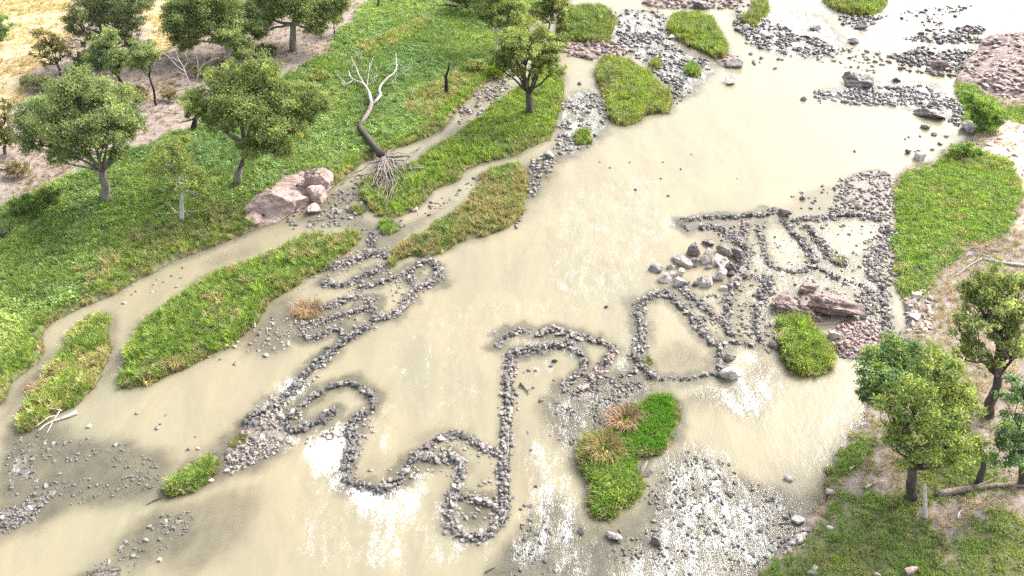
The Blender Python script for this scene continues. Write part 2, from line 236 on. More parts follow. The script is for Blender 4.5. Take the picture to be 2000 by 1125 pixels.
# pink bedrock shelf at the far right: tilted beds with broken steps
SHELF = chaikin(flats([(1862,150),(1880,138),(1872,126),(1907,108),(1914,86),(1930,70),(2000,62),(2120,60),(2120,215),(2000,208),(1965,205),(1935,190),(1900,172)]))
dS = sdf(X, Y, SHELF)+.6*fbm(X, Y, .4, 51)
tilt = (X*.55+Y*.83)*.55+.9*fbm(X, Y, .16, 53); stp = np.floor(tilt)+sstep(.55, 1., tilt-np.floor(tilt))
shelf = sstep(-.4, .6, dS)
Z = np.where(shelf > 0, Z*(1-shelf)+shelf*(.15+.16*np.minimum(dS.clip(0), 4)+.75*(tilt-stp)+.3*fbm(X, Y, .5, 55)+.25*fbm(X, Y, 1.3, 57)), Z)
def grid_sample(F):
    F = F.reshape(NR, NC)
    def f(x, y):
        x = np.asarray(x, float); y = np.asarray(y, float)
        r = np.clip(np.interp(y, ROWS, np.arange(NR)), 0, NR-1.001); i = r.astype(int); fr = r-i
        o = 0
        for k, wgt in ((0, 1-fr), (1, fr)):
            u = x/hw(ROWS[i+k]); c = np.clip(np.interp(u, UCOL, np.arange(NC)), 0, NC-1.001); j = c.astype(int); fc = c-j
            o = o+wgt*(F[i+k, j]*(1-fc)+F[i+k, j+1]*fc)
        return o
    return f
Zf, DLf, DLeft, DRight, DIsl = map(grid_sample, (Z, DL, D_left, D_right, D_isl))
SHALf, RIDf = grid_sample(shal), grid_sample(ridge)
def hit(px, py, up=0.0):                                   # where the sight line through a photo pixel meets the land or water
    d = ray(px, py); z = 0.
    for _ in range(14):
        t = (z+up-CAM_H)/d[2]; z = .5*z+.5*max(0., float(Zf(d[0]*t, d[1]*t)))
    t = (z+up-CAM_H)/d[2]
    return Vector((d[0]*t, d[1]*t, z+up))
def on_plane_y(px, py, y):                                 # a point on the sight line at a given distance
    d = ray(px, py); t = y/d[1]; return Vector((d[0]*t, y, CAM_H+d[2]*t))
def zone(pts, soft=1.5, amp=1.2, fr=.3, s=61, up=0.):
    P = flats(pts, up); return sstep(-soft, soft, sdf(X, Y, chaikin(P), 5)+amp*fbm(X, Y, fr, s, 4))

# ------------------------------------------------------------------ ground cover zones (outlines at bank height)
green = np.where(D_isl > 0, 1., 0.)
GREEN_L = zone([(-60,470),(0,425),(60,392),(130,362),(170,335),(235,305),(300,292),(345,268),(400,258),(425,205),(450,175),(580,172),(640,115),(680,72),(715,22),(750,-10),(1120,-20),(1120,60),(1010,160),(900,270),(760,330),(655,370),(600,395),(560,395),(500,425),(490,470),(200,620),(60,860),(-60,900)], 1.0, 1.6, .22, 61, 1.0)
green = np.maximum(green, GREEN_L*(D_left > .0))
DRY_L = zone([(-80,-60),(135,-60),(152,55),(112,118),(62,142),(22,178),(-20,260),(-80,300)], 2, 3, .15, 63, 4)
DRY_L = np.maximum(DRY_L, zone([(275,-60),(340,-60),(333,80),(300,92),(286,40)], 1.5, 2, .2, 64, 4))
PALE_L = np.maximum(zone([(120,560),(180,505),(300,440),(420,395),(500,395),(500,440),(340,500),(200,575)], 1.5, 2, .4, 65, .8), np.maximum(zone([(690,95),(760,75),(830,35),(850,50),(790,85),(720,115)], .8, 1.2, .5, 66, 1.5), zone([(790,190),(850,150),(930,115),(965,125),(880,190),(840,235),(800,220)], .9, 1.8, .5, 67, 1)))
ROCK_L = zone([(470,420),(500,385),(560,350),(600,330),(640,345),(640,385),(560,420),(500,440)], .5, .8, .6, 68, .5)*(D_left > -.5)
GREEN_R = np.maximum.reduce([zone([(1740,400),(1760,340),(1830,315),(1850,290),(1905,285),(1990,330),(1995,430),(1930,480),(1880,480),(1830,560),(1790,575),(1740,560)], .8, 1., .4, 71, .5), zone([(1862,160),(1900,165),(1945,195),(1965,225),(1950,260),(1900,255),(1880,225)], .5, .6, .5, 72, .4), zone([(1960,210),(2060,215),(2060,245),(1965,240)], .5, .6, .5, 73, .6),
  zone([(1605,945),(1640,880),(1690,835),(1710,860),(1690,900),(1640,950)], .4, .6, .7, 74, .3), zone([(1560,1125),(1600,1050),(1620,1000),(1700,930),(1740,960),(1850,900),(1870,960),(1800,1010),(1850,1080),(1830,1160),(1540,1160)], 1.0, 1.6, .5, 75, 1.2), zone([(1870,1060),(1960,1000),(2060,1000),(2060,1160),(1880,1160)], 1.0, 1.4, .5, 76, 1.5), zone([(1800,900),(1900,860),(1960,900),(1900,950),(1820,940)], .8, 1.4, .5, 77, 1.5), zone([(1480,1140),(1500,1100),(1545,1085),(1560,1140)], .3, .4, .8, 78, .3)])
green = np.maximum(green, GREEN_R*(D_right > -.1))*(1-ROCK_L)*(1-.95*shelf)
SAND_R = zone([(1905,285),(1990,215),(2080,230),(2080,500),(1985,470),(1995,380),(1985,330),(1950,310)], .8, 1.2, .4, 79, 1.0)*(D_right > 0)
DRYR = zone([(1860,500),(1930,470),(2060,440),(2060,540),(1940,540),(1850,640),(1810,640)], .8, 1.2, .5, 80, 1.0)*(D_right > 0)
GRf, DRYf, PALEf, SANDf, ROCKf, DRYRf, SHELFf, BARf = map(grid_sample, (green, DRY_L, PALE_L, SAND_R, ROCK_L, DRYR, shelf, bar))

# ------------------------------------------------------------------ material helpers
class NT:
    def __init__(s, name):
        s.m = bpy.data.materials.new(name); s.m.use_nodes = True; s.t = s.m.node_tree; s.t.nodes.clear()
        s.out = s.n('ShaderNodeOutputMaterial')
    def n(s, typ, **kw):
        nd = s.t.nodes.new(typ)
        for k, v in kw.items(): setattr(nd, k, v)
        return nd
    def l(s, a, b): s.t.links.new(a, b)
    def put(s, sock, v):
        if isinstance(v, bpy.types.NodeSocket): s.l(v, sock)
        elif isinstance(v, (tuple, list)) and len(v) == 3 and sock.type == 'RGBA': sock.default_value = (*v, 1)
        else: sock.default_value = v
    def noise(s, scale, detail=4, rough=.55, vec=None, dist=0.):
        nd = s.n('ShaderNodeTexNoise'); nd.inputs['Scale'].default_value = scale; nd.inputs['Detail'].default_value = detail; nd.inputs['Roughness'].default_value = rough; nd.inputs['Distortion'].default_value = dist
        if vec is not None: s.l(vec, nd.inputs['Vector'])
        return nd.outputs['Fac']
    def obj(s): return s.n('ShaderNodeTexCoord').outputs['Object']
    def pos(s): return s.n('ShaderNodeNewGeometry').outputs['Position']
    def mapv(s, vec, scale=(1,1,1), rot=(0,0,0)):
        nd = s.n('ShaderNodeMapping'); nd.inputs['Scale'].default_value = scale; nd.inputs['Rotation'].default_value = rot; s.l(vec, nd.inputs['Vector']); return nd.outputs[0]
    def ramp(s, fac, a, b, lo=0., hi=1.):
        nd = s.n('ShaderNodeMapRange', interpolation_type='SMOOTHSTEP'); s.put(nd.inputs[0], fac); s.put(nd.inputs[1], a); s.put(nd.inputs[2], b); s.put(nd.inputs[3], lo); s.put(nd.inputs[4], hi); return nd.outputs[0]
    def mix(s, f, a, b):
        nd = s.n('ShaderNodeMix', data_type='RGBA'); s.put(nd.inputs[0], f); s.put(nd.inputs[6], a); s.put(nd.inputs[7], b); return nd.outputs[2]
    def mul(s, a, b):
        nd = s.n('ShaderNodeMix', data_type='RGBA', blend_type='MULTIPLY'); nd.inputs[0].default_value = 1; s.put(nd.inputs[6], a); s.put(nd.inputs[7], b); return nd.outputs[2]
    def math(s, op, a, b=0.):
        nd = s.n('ShaderNodeMath', operation=op); s.put(nd.inputs[0], a); s.put(nd.inputs[1], b); return nd.outputs[0]
    def attr(s, name, typ='GEOMETRY', out='Fac'):
        return s.n('ShaderNodeAttribute', attribute_name=name, attribute_type=typ).outputs[out]
    def bump(s, h, strength, dist):
        nd = s.n('ShaderNodeBump'); s.put(nd.inputs['Strength'], strength); s.put(nd.inputs['Distance'], dist); s.l(h, nd.inputs['Height']); return nd.outputs[0]
    def bsdf(s, col, rough=.8, normal=None, spec=.3):
        b = s.n('ShaderNodeBsdfPrincipled'); s.put(b.inputs['Base Color'], col); s.put(b.inputs['Roughness'], rough); s.put(b.inputs['Specular IOR Level'], spec)
        if normal is not None: s.l(normal, b.inputs['Normal'])
        return b.outputs[0]
    def done(s, sh): s.l(sh, s.out.inputs[0]); return s.m
def mesh_np(name, v, f, attrs=None, smooth=False):
    me = bpy.data.meshes.new(name); v = np.asarray(v, np.float32); f = np.asarray(f, np.int32); k = f.shape[1]
    me.vertices.add(len(v)); me.vertices.foreach_set('co', v.ravel())
    me.loops.add(f.size); me.loops.foreach_set('vertex_index', f.ravel())
    me.polygons.add(len(f)); me.polygons.foreach_set('loop_start', np.arange(0, f.size, k, dtype=np.int32))
    if smooth: me.polygons.foreach_set('use_smooth', np.ones(len(f), bool))
    for nm, a in (attrs or {}).items():
        a = np.asarray(a, np.float32)
        if a.ndim == 1: me.attributes.new(nm, 'FLOAT', 'POINT').data.foreach_set('value', a)
        else: me.attributes.new(nm, 'FLOAT_VECTOR', 'POINT').data.foreach_set('vector', a.ravel())
    me.update(calc_edges=True); return me
def link(name, me, mat=None, parent=None, loc=(0,0,0)):
    o = bpy.data.objects.new(name, me); COL.objects.link(o); o.location = loc
    if mat is not None and me is not None and not me.materials: me.materials.append(mat)
    if parent is not None: o.parent = parent
    return o
def tag(o, label=None, cat=None, group=None, kind=None):
    if label: o['label'] = label
    if cat: o['category'] = cat
    if group: o['group'] = group
    if kind: o['kind'] = kind
    return o
def empty(name, loc): return link(name, None, None, None, loc)

# ------------------------------------------------------------------ ground
def mat_ground():
    t = NT('ground_soil_and_bed'); p = t.pos()
    n1, n2, n3 = t.noise(.25, 5, .6, p), t.noise(2.2, 5, .65, p), t.noise(9, 3, .6, p)
    litter = t.mix(t.ramp(n2, .35, .68), (.19, .145, .12), (.34, .285, .25)); litter = t.mix(t.ramp(n3, .5, .72), litter, (.15, .115, .095)); litter = t.mix(t.ramp(t.noise(24, 2, .6, p), .55, .7), litter, (.42, .37, .335))
    dry = t.mix(t.ramp(n2, .3, .7), (.40, .30, .16), (.56, .46, .29)); dry = t.mix(t.ramp(n1, .5, .7), dry, (.28, .20, .13))
    grn = t.mix(t.ramp(n2, .3, .7), (.075, .095, .035), (.165, .165, .075))
    sand = t.mix(t.ramp(n2, .3, .7), (.42, .32, .26), (.58, .48, .41))
    bedc = t.mix(t.ramp(n2, .35, .7), (.088, .088, .088), (.165, .162, .155)); bedc = t.mix(t.ramp(n3, .55, .75), bedc, (.24, .235, .225))
    strat = t.noise(1.7, 6, .75, t.mapv(p, (.35, 1.7, .6), (0, 0, .6)))
    rock = t.mix(t.ramp(strat, .42, .6), (.19, .135, .12), (.46, .36, .325)); rock = t.mix(t.ramp(n3, .55, .8), rock, (.56, .46, .42))
    grav = t.mix(t.ramp(n3, .4, .65), (.13, .10, .085), (.30, .25, .21))
    c = t.mix(t.attr('dry'), litter, dry); c = t.mix(t.attr('sand'), c, sand); c = t.mix(t.attr('green'), c, grn)
    c = t.mix(t.attr('bed'), c, bedc); c = t.mix(t.attr('bar'), c, grav); c = t.mix(t.attr('rock'), c, rock)
    h = t.math('ADD', t.math('ADD', t.math('MULTIPLY', n2, .7), t.math('MULTIPLY', n3, .5)), t.math('MULTIPLY', t.math('MULTIPLY', strat, t.attr('rock')), 3.))
    return t.done(t.bsdf(c, t.ramp(t.attr('bed'), 0, 1, .92, .45), t.bump(h, .8, .10)))
ii = np.arange(NR*NC).reshape(NR, NC)
FACES = np.stack([ii[:-1, :-1].ravel(), ii[:-1, 1:].ravel(), ii[1:, 1:].ravel(), ii[1:, :-1].ravel()], 1)
bedm = sstep(.12, -.08, DL)*(1-shelf)
g_me = mesh_np('ground', np.stack([X, Y, Z], 1), FACES, {'green': green, 'dry': DRY_L, 'sand': np.maximum(SAND_R, .0), 'bed': bedm, 'bar': bar*sstep(.1, -.1, DL), 'rock': np.maximum(shelf, ROCK_L)}, True)
tag(link('ground', g_me, mat_ground()), kind='structure')

# ------------------------------------------------------------------ water
foam = np.zeros(X.shape); rip = .30+.22*fbm(X, Y, .09, 87)  # one mask for real white water and painted sparkle
for p, f, r in FOAM_GLINT:
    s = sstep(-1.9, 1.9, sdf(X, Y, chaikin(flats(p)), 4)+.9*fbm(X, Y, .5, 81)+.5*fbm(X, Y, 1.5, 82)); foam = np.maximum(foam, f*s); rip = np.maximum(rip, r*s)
up = Y > 75; rip = np.maximum(rip, .75*shal*sstep(70, 95, Y))
mud = 1-np.exp(-np.maximum(-Z, 0)*4.6); mud = np.where(Y > 152, .98, mud)
wz = .055*rip*fbm(X, Y, 1.3, 83)+.03*foam*fbm(X, Y, 3.3, 85)
keep = (DL.reshape(NR, NC) < 1.2)
fk = (keep[:-1, :-1]|keep[1:, 1:]|keep[:-1, 1:]|keep[1:, :-1]).ravel()
used = np.zeros(NR*NC, bool); used[FACES[fk].ravel()] = True; remap = np.cumsum(used)-1
def mat_water():
    t = NT('muddy_river_water'); p = t.pos()
    foam_glint_a, rip_a, mud_a = t.attr('foam'), t.attr('rip'), t.attr('mud')
    n0 = t.noise(.07, 3, .5, p)
    mudc = t.mix(t.ramp(n0, .35, .65), (.25, .228, .152), (.27, .236, .155)); mudc = t.mul(mudc, t.mix(t.ramp(t.noise(.35, 4, .6, t.mapv(p, (1.0, .3, 1), (0, 0, -.5)), .8), .3, .7), (.90, .91, .93), (1.07, 1.06, 1.04)))
    flow = t.mapv(p, (1.0, .42, 1), (0, 0, -.45))
    w1, w2, w3 = t.noise(2.6, 3, .6, flow), t.noise(5.5, 3, .65, p), t.noise(.7, 2, .5, flow)
    h = t.math('ADD', t.math('MULTIPLY', w1, .6), t.math('ADD', t.math('MULTIPLY', w2, .35), t.math('MULTIPLY', w3, .5)))
    nrm = t.bump(h, t.ramp(rip_a, 0, 1, .05, .95), .16)
    dif = t.n('ShaderNodeBsdfDiffuse'); t.put(dif.inputs[0], mudc)
    tr = t.n('ShaderNodeBsdfTransparent'); tr.inputs[0].default_value = (.93, .92, .86, 1)
    body = t.n('ShaderNodeMixShader'); t.l(mud_a, body.inputs[0]); t.l(tr.outputs[0], body.inputs[1]); t.l(dif.outputs[0], body.inputs[2])
    gl = t.n('ShaderNodeBsdfGlossy'); gl.inputs['Roughness'].default_value = .08; t.l(nrm, gl.inputs['Normal'])
    fr = t.n('ShaderNodeFresnel'); fr.inputs[0].default_value = 1.34; t.l(nrm, fr.inputs['Normal'])
    surf = t.n('ShaderNodeMixShader'); t.l(fr.outputs[0], surf.inputs[0]); t.l(body.outputs[0], surf.inputs[1]); t.l(gl.outputs[0], surf.inputs[2])
    fl = t.mapv(p, (1.25, .5, 1), (0, 0, .12))
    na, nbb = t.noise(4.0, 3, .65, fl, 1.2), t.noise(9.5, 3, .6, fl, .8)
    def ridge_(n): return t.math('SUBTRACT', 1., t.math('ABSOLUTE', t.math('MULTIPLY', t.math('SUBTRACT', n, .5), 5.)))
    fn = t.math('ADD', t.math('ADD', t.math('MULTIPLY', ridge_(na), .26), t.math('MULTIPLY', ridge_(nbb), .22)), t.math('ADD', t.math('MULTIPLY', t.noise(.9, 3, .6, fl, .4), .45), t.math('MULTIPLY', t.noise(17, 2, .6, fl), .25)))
    fm = t.ramp(t.math('ADD', fn, t.math('MULTIPLY', foam_glint_a, .55)), .98, 1.16); fm = t.math('MULTIPLY', fm, t.ramp(foam_glint_a, .05, .3))
    wh = t.n('ShaderNodeBsdfDiffuse'); wh.inputs[0].default_value = (.80, .81, .80, 1); t.l(t.bump(fn, .7, .2), wh.inputs['Normal'])  # diffuse white serves both foam and the painted-in sky glints
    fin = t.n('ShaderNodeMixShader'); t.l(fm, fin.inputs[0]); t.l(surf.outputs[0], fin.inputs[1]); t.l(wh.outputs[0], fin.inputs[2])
    return t.done(fin.outputs[0])
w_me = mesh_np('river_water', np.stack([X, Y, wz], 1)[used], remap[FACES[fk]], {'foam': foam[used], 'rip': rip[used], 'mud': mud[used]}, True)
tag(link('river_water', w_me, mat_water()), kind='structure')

# ------------------------------------------------------------------ grass and ground cover: tufts instanced on scattered points, one object per patch
def mat_leaf(name, typ, wob=.35, trans=.35):
    t = NT(name)
    c = t.attr('tint', typ, 'Color'); sh = t.attr('shade')
    c = t.mul(c, t.mix(sh, (1-wob, 1-wob, 1-wob), (1+wob, 1+wob, 1+wob*.6)))
    d = t.n('ShaderNodeBsdfPrincipled'); t.l(c, d.inputs['Base Color']); d.inputs['Roughness'].default_value = .6; d.inputs['Specular IOR Level'].default_value = .25
    tl = t.n('ShaderNodeBsdfTranslucent'); t.l(t.mul(c, (1.15, 1.2, .6)), tl.inputs[0])
    m = t.n('ShaderNodeMixShader'); m.inputs[0].default_value = trans; t.l(d.outputs[0], m.inputs[1]); t.l(tl.outputs[0], m.inputs[2])
    return t.done(m.outputs[0])
M_TUFT = mat_leaf('grass_blade', 'INSTANCER', .5)
def blades(n, rad, ht, wid, lean, droop, rng):
    v, f, s = [], [], []
    for i in range(n):
        a = rng.uniform(0, 2*math.pi); r = rad*math.sqrt(rng.random()); bx, by = r*math.cos(a), r*math.sin(a)
        h = ht*rng.uniform(.55, 1.1); da = a+rng.uniform(-.8, .8); ln = lean*rng.uniform(.3, 1.2)*h; wx, wy = -math.sin(da)*wid*.5, math.cos(da)*wid*.5
        cx, cy = math.cos(da), math.sin(da); b = len(v)
        v += [(bx-wx, by-wy, -.05), (bx+wx, by+wy, -.05), (bx+cx*ln*.35+wx*.9, by+cy*ln*.35+wy*.9, h*.6), (bx+cx*ln*.35-wx*.9, by+cy*ln*.35-wy*.9, h*.6), (bx+cx*ln, by+cy*ln, h*(1-droop*rng.random()))]
        f += [(b, b+1, b+2), (b, b+2, b+3), (b+3, b+2, b+4)]; s += [rng.random()]*5
    return np.array(v), np.array(f), np.array(s)
def leaves_cluster(n, rad, ht, size, rng):
    v, f, s = [], [], []
    for i in range(n):
        a = rng.uniform(0, 2*math.pi); r = rad*math.sqrt(rng.random()); z = ht*(1-(r/rad)**2*.6)*rng.uniform(.5, 1)
        c = np.array([r*math.cos(a), r*math.sin(a), z]); n_ = np.array([rng.normal(0, .45), rng.normal(0, .45), 1]); n_ /= np.linalg.norm(n_)
        u = np.cross(n_, [math.cos(a*3), math.sin(a*3), .1]); u /= np.linalg.norm(u); w = np.cross(n_, u); L = size*rng.uniform(.6, 1.2); b = len(v)
        v += [c-u*L*.5, c+w*L*.32, c+u*L*.5, c-w*L*.32]; f += [(b, b+1, b+2), (b, b+2, b+3)]; s += [rng.random()]*4
    return np.array(v), np.array(f), np.array(s)
def proto_collection(name, maker, k=4):
    c = bpy.data.collections.new(name)
    for i in range(k):
        v, f, s = maker(np.random.default_rng(100+i+hash_s(name)))
        me = mesh_np(name, v, f, {'shade': s}); me.materials.append(M_TUFT); c.objects.link(bpy.data.objects.new(name+'_tuft', me))
    g = bpy.data.node_groups.new(name+'_scatter', 'GeometryNodeTree')
    g.interface.new_socket('Geometry', in_out='INPUT', socket_type='NodeSocketGeometry'); g.interface.new_socket('Geometry', in_out='OUTPUT', socket_type='NodeSocketGeometry')
    N = g.nodes.new; gi, go = N('NodeGroupInput'), N('NodeGroupOutput'); ip = N('GeometryNodeInstanceOnPoints'); ci = N('GeometryNodeCollectionInfo')
    ci.inputs['Collection'].default_value = c; ci.inputs['Separate Children'].default_value = True; ci.inputs['Reset Children'].default_value = True; ip.inputs['Pick Instance'].default_value = True
    def na(nm, ty):
        q = N('GeometryNodeInputNamedAttribute'); q.data_type = ty; q.inputs['Name'].default_value = nm; return q.outputs[0]
    g.links.new(gi.outputs[0], ip.inputs['Points']); g.links.new(ci.outputs[0], ip.inputs['Instance']); g.links.new(na('rot', 'FLOAT_VECTOR'), ip.inputs['Rotation']); g.links.new(na('scl', 'FLOAT_VECTOR'), ip.inputs['Scale']); g.links.new(ip.outputs[0], go.inputs[0])
    return g
def hash_s(s): return sum((i+1)*ord(ch) for i, ch in enumerate(s)) % 9973
G_REED = proto_collection('reed', lambda r: blades(34, .26, .80, .034, .55, .5, r), 5)
G_GRASS = proto_collection('short_grass', lambda r: blades(34, .26, .34, .028, .8, .4, r), 5)
G_COVER = proto_collection('leafy_cover', lambda r: leaves_cluster(52, .36, .30, .125, r), 5)
G_DRY = proto_collection('dry_grass', lambda r: blades(26, .24, .42, .028, 1.2, .7, r), 5)
def scatter_pts(poly, dens):
    lo, hi = poly.min(0), poly.max(0); n = int((hi-lo).prod()*dens); n = min(n, 900000)
    return np.stack([RNG.uniform(lo[0], hi[0], n), RNG.uniform(lo[1], hi[1], n)], 1)
def in_frame(P, mx=1.06):
    return (np.abs(P[:, 0]) < hw(P[:, 1])*mx/1.1)&(P[:, 1] > 17)&(P[:, 1] < 152)
def patch(name, group, P, tint, scl, label, cat='grass', sink=0.):
    n = len(P)
    if n == 0: return None
    z = Zf(P[:, 0], P[:, 1])-sink
    rot = np.stack([RNG.normal(0, .16, n), RNG.normal(0, .16, n), RNG.uniform(0, 6.283, n)], 1)
    s = scl*RNG.uniform(.7, 1.25, n); sc = np.stack([s, s, s*RNG.uniform(.8, 1.25, n)], 1)
    me = bpy.data.meshes.new(name); me.vertices.add(n); me.vertices.foreach_set('co', np.stack([P[:, 0], P[:, 1], z], 1).astype(np.float32).ravel())
    for nm, a in (('rot', rot), ('scl', sc), ('tint', tint)): me.attributes.new(nm, 'FLOAT_VECTOR', 'POINT').data.foreach_set('vector', a.astype(np.float32).ravel())
    me.materials.append(M_TUFT); o = link(name, me); md = o.modifiers.new('scatter', 'NODES'); md.node_group = group
    return tag(o, label, cat, None, 'stuff')
def blend(P, cols, sc=.5, s=0, jit=.3):
    cols = np.array(cols, float); k = len(cols); f = (fbm(P[:, 0], P[:, 1], sc, 200+s, 3)*1.5*.5+.5+RNG.normal(0, .10, len(P))).clip(0, .9999)*(k-1); i = f.astype(int).clip(0, k-2); fr = (f-i)[:, None]
    return (cols[i]*(1-fr)+cols[i+1]*fr)*RNG.uniform(1-jit, 1+jit, (len(P), 1))
BRIGHT, LUSH, MID, OLIVE, DARK, TAN, STRAW, BLUE = (.35,.44,.10), (.20,.33,.065), (.25,.34,.11), (.34,.34,.16), (.18,.23,.09), (.46,.36,.22), (.56,.48,.28), (.13,.25,.09)
ISL_LOOK = {  # reed mix, height, density, label
 'lower_left': ([LUSH, MID, BRIGHT, STRAW, OLIVE], .75, 11, 'grassy islet with pale straw streaks at the lower left'),
 'long': ([OLIVE, MID, LUSH, BRIGHT, MID, OLIVE, STRAW], .8, 10, 'longest grassy island, slanting across the left of the river'),
 'tiny_root': ([OLIVE, MID, TAN], .6, 12, 'tiny mossy tuft beside the upturned tree roots'),
 'small_between': ([OLIVE, LUSH, BRIGHT], .55, 12, 'small round grass patch below the upturned tree roots'),
 'tree': ([LUSH, BRIGHT, MID, OLIVE], .7, 9, 'long bright grass island carrying the lone standing tree'),
 'scrub': ([DARK, OLIVE, TAN, OLIVE, MID, DARK], .65, 10, 'dull olive scrubby island just right of the roots'),
 'oval': ([MID, BRIGHT, OLIVE, BLUE], .9, 10, 'big oval reed island upstream of the cream pool'),
 'far_reed': ([OLIVE, MID, (.20,.22,.10)], 1.1, 8, 'pale grey green reed island behind the lone tree'),
 'wedge': ([OLIVE, MID, BRIGHT, DARK], 1.0, 9, 'wedge shaped reed island near the top of the river'),
 'twin': ([MID, OLIVE], 1.1, 10, 'small double reed clump at the top, right of the wedge island'),
 'top': ([BRIGHT, MID, OLIVE], 1.1, 9, 'reed island cut off by the top edge of the picture'),
 'dot_a': ([MID, OLIVE], .7, 14, 'small grass tuft in the stones between oval and wedge islands'),
 'dot_b': ([LUSH, MID], .7, 14, 'small grass tuft just below the wedge island'),
 'dot_c': ([LUSH, MID], .65, 16, 'round green tussock below the oval reed island'),
 'reed_right': ([LUSH, BRIGHT, MID], 1.0, 13, 'bushy bright reed clump in front of the layered pink rock'),
 'front': ([LUSH, LUSH, MID, BRIGHT], .8, 15, 'deep green peanut shaped islet in the sparkling foreground shallows'),
 'sliver': ([LUSH, MID, BRIGHT], .6, 16, 'slim green sliver of grass at the lower left'),
}
for q, (k, (cols, ht, dens, lab)) in enumerate(ISL_LOOK.items()):
    P = scatter_pts(ISLW[k], dens*1.6); d = sdf(P[:, 0], P[:, 1], ISLW[k], 2)+.30*fbm(P[:, 0], P[:, 1], .55, 3)+.16*fbm(P[:, 0], P[:, 1], 1.9, 5)
    m = (d > -.04+np.abs(RNG.normal(0, .16, len(d))))&in_frame(P); P, d = P[m], d[m]
    if k == 'front':                                       # taller leafy end towards the viewer, olive at its left
        c0 = flat(1200, 955); near = np.exp(-((P[:, 0]-c0[0])**2+(P[:, 1]-c0[1])**2)/4.5); c1 = flat(1155, 885); lf = np.exp(-((P[:, 0]-c1[0])**2+(P[:, 1]-c1[1])**2)/2.5)
        T = blend(P, [LUSH, (.12,.32,.02)], .5, q, .1); T = T*(1-near[:, None])+blend(P, [BRIGHT, MID], 1, q)*near[:, None]; T = T*(1-lf[:, None])+np.array(OLIVE)*lf[:, None]; S = .62+.5*near+.3*lf
    else:
        T = blend(P, cols, .45 if len(P) > 500 else 1.2, q); S = np.full(len(P), ht)*(1+.45*fbm(P[:, 0], P[:, 1], .6, 7)+.25*fbm(P[:, 0], P[:, 1], 2., 8))*np.where(RNG.random(len(P)) < .06, 1.5, 1)
    e = (d < .42)&(RNG.random(len(P)) < .45); T[e] = blend(P[e], [TAN, OLIVE, STRAW], 1, 3) if e.any() else T[e]
    patch('grass_island', G_REED, P, T, S, lab)
# left bank: leafy ground cover, reeds along the water, straw in the pale strips, dry grass on the high field
LB = np.array([[-100., 17.], [45., 152.]]); P = scatter_pts(LB, 9.0); P = P[in_frame(P)]; dl = DLeft(P[:, 0], P[:, 1]); P, dl = P[dl > .05], dl[dl > .05]
g, dr, pl, rk = GRf(P[:, 0], P[:, 1]), DRYf(P[:, 0], P[:, 1]), PALEf(P[:, 0], P[:, 1]), ROCKf(P[:, 0], P[:, 1])
r = RNG.random(len(P)); edge = (dl < 1.3+.6*fbm(P[:, 0], P[:, 1], .3, 91))&(rk < .4)
mc = (g > .35+.3*r)&~edge&(pl < .35+.4*r)
far = np.hypot(P[:, 0]-flat(480, 310)[0], P[:, 1]-flat(480, 310)[1]); fa2 = np.hypot(P[:, 0]-flat(790, 130)[0], P[:, 1]-flat(790, 130)[1])
cov = blend(P, [(.15,.235,.085), (.22,.33,.105), (.29,.40,.13), (.36,.44,.155)], .16, 41, .22); k = (np.exp(-(far/9)**2)+.8*np.exp(-(fa2/13)**2)).clip(0, 1)[:, None]; cov = cov*(1-k)+k*blend(P, [(.12,.215,.095), (.19,.31,.125)], .5, 42, .2)
gsw = mc&(RNG.random(len(P)) < .25+.5*sstep(-.1, .3, fbm(P[:, 0], P[:, 1], .2, 95))); mc &= ~gsw
patch('bank_meadow_grass', G_GRASS, P[gsw], cov[gsw]*np.array([1.2, 1.1, 1.]), np.full(gsw.sum(), 1.35), 'lighter green grass mixed through the ground cover of the left bank', 'grass')
patch('leafy_ground_cover', G_COVER, P[mc], cov[mc]*1.1, np.full(mc.sum(), 1.0)+.25*fbm(P[mc][:, 0], P[mc][:, 1], .4, 92), 'dense green leafy ground cover blanketing the left bank', 'ground cover')
tw = mc&(RNG.random(len(P)) < .10)
patch('leafy_weed', G_COVER, P[tw], cov[tw]*1.15, RNG.uniform(1.2, 2.0, tw.sum()), 'taller leafy weeds standing out of the left bank ground cover', 'weeds')
me_ = edge&(g > .2); Te = blend(P, [LUSH, BRIGHT, MID, OLIVE], .3, 43); e = (dl < .40)&(r < .6); Te[e] = blend(P[e], [TAN, STRAW, OLIVE], 1, 44)
patch('bank_reed', G_REED, P[me_], Te[me_], np.full(me_.sum(), .72), 'bright green reeds lining the waterline of the left bank', 'reeds')
mp = (pl > .35+.4*r)&(g > .2)&~edge
patch('straw_grass', G_REED, P[mp], blend(P[mp], [MID, (.30,.34,.16), STRAW, MID, BRIGHT, (.34,.36,.18)], .9, 45), np.full(mp.sum(), .85), 'patches of straw pale tall grass within the green left bank', 'grass')
md_ = (dr > .35)&(r < .42*sstep(-.25, .2, fbm(P[:, 0], P[:, 1], .22, 93))+.06)
patch('dry_field_grass', G_DRY, P[md_], blend(P[md_], [(.52,.41,.21), (.58,.48,.29), (.36,.27,.15)], .3, 46), np.full(md_.sum(), .9), 'golden dry grass on the high field at the top left', 'grass')
ml = (g < .4)&(dr < .4)&(rk < .4)&(r < .10+.35*sstep(.1, .5, fbm(P[:, 0], P[:, 1], .3, 94)))
patch('litter_grass', G_DRY, P[ml], blend(P[ml], [(.26,.17,.11), (.36,.27,.19), (.24,.21,.10)], .4, 47), np.full(ml.sum(), .75), 'sparse brown dry grass among leaf litter under the left trees', 'grass')
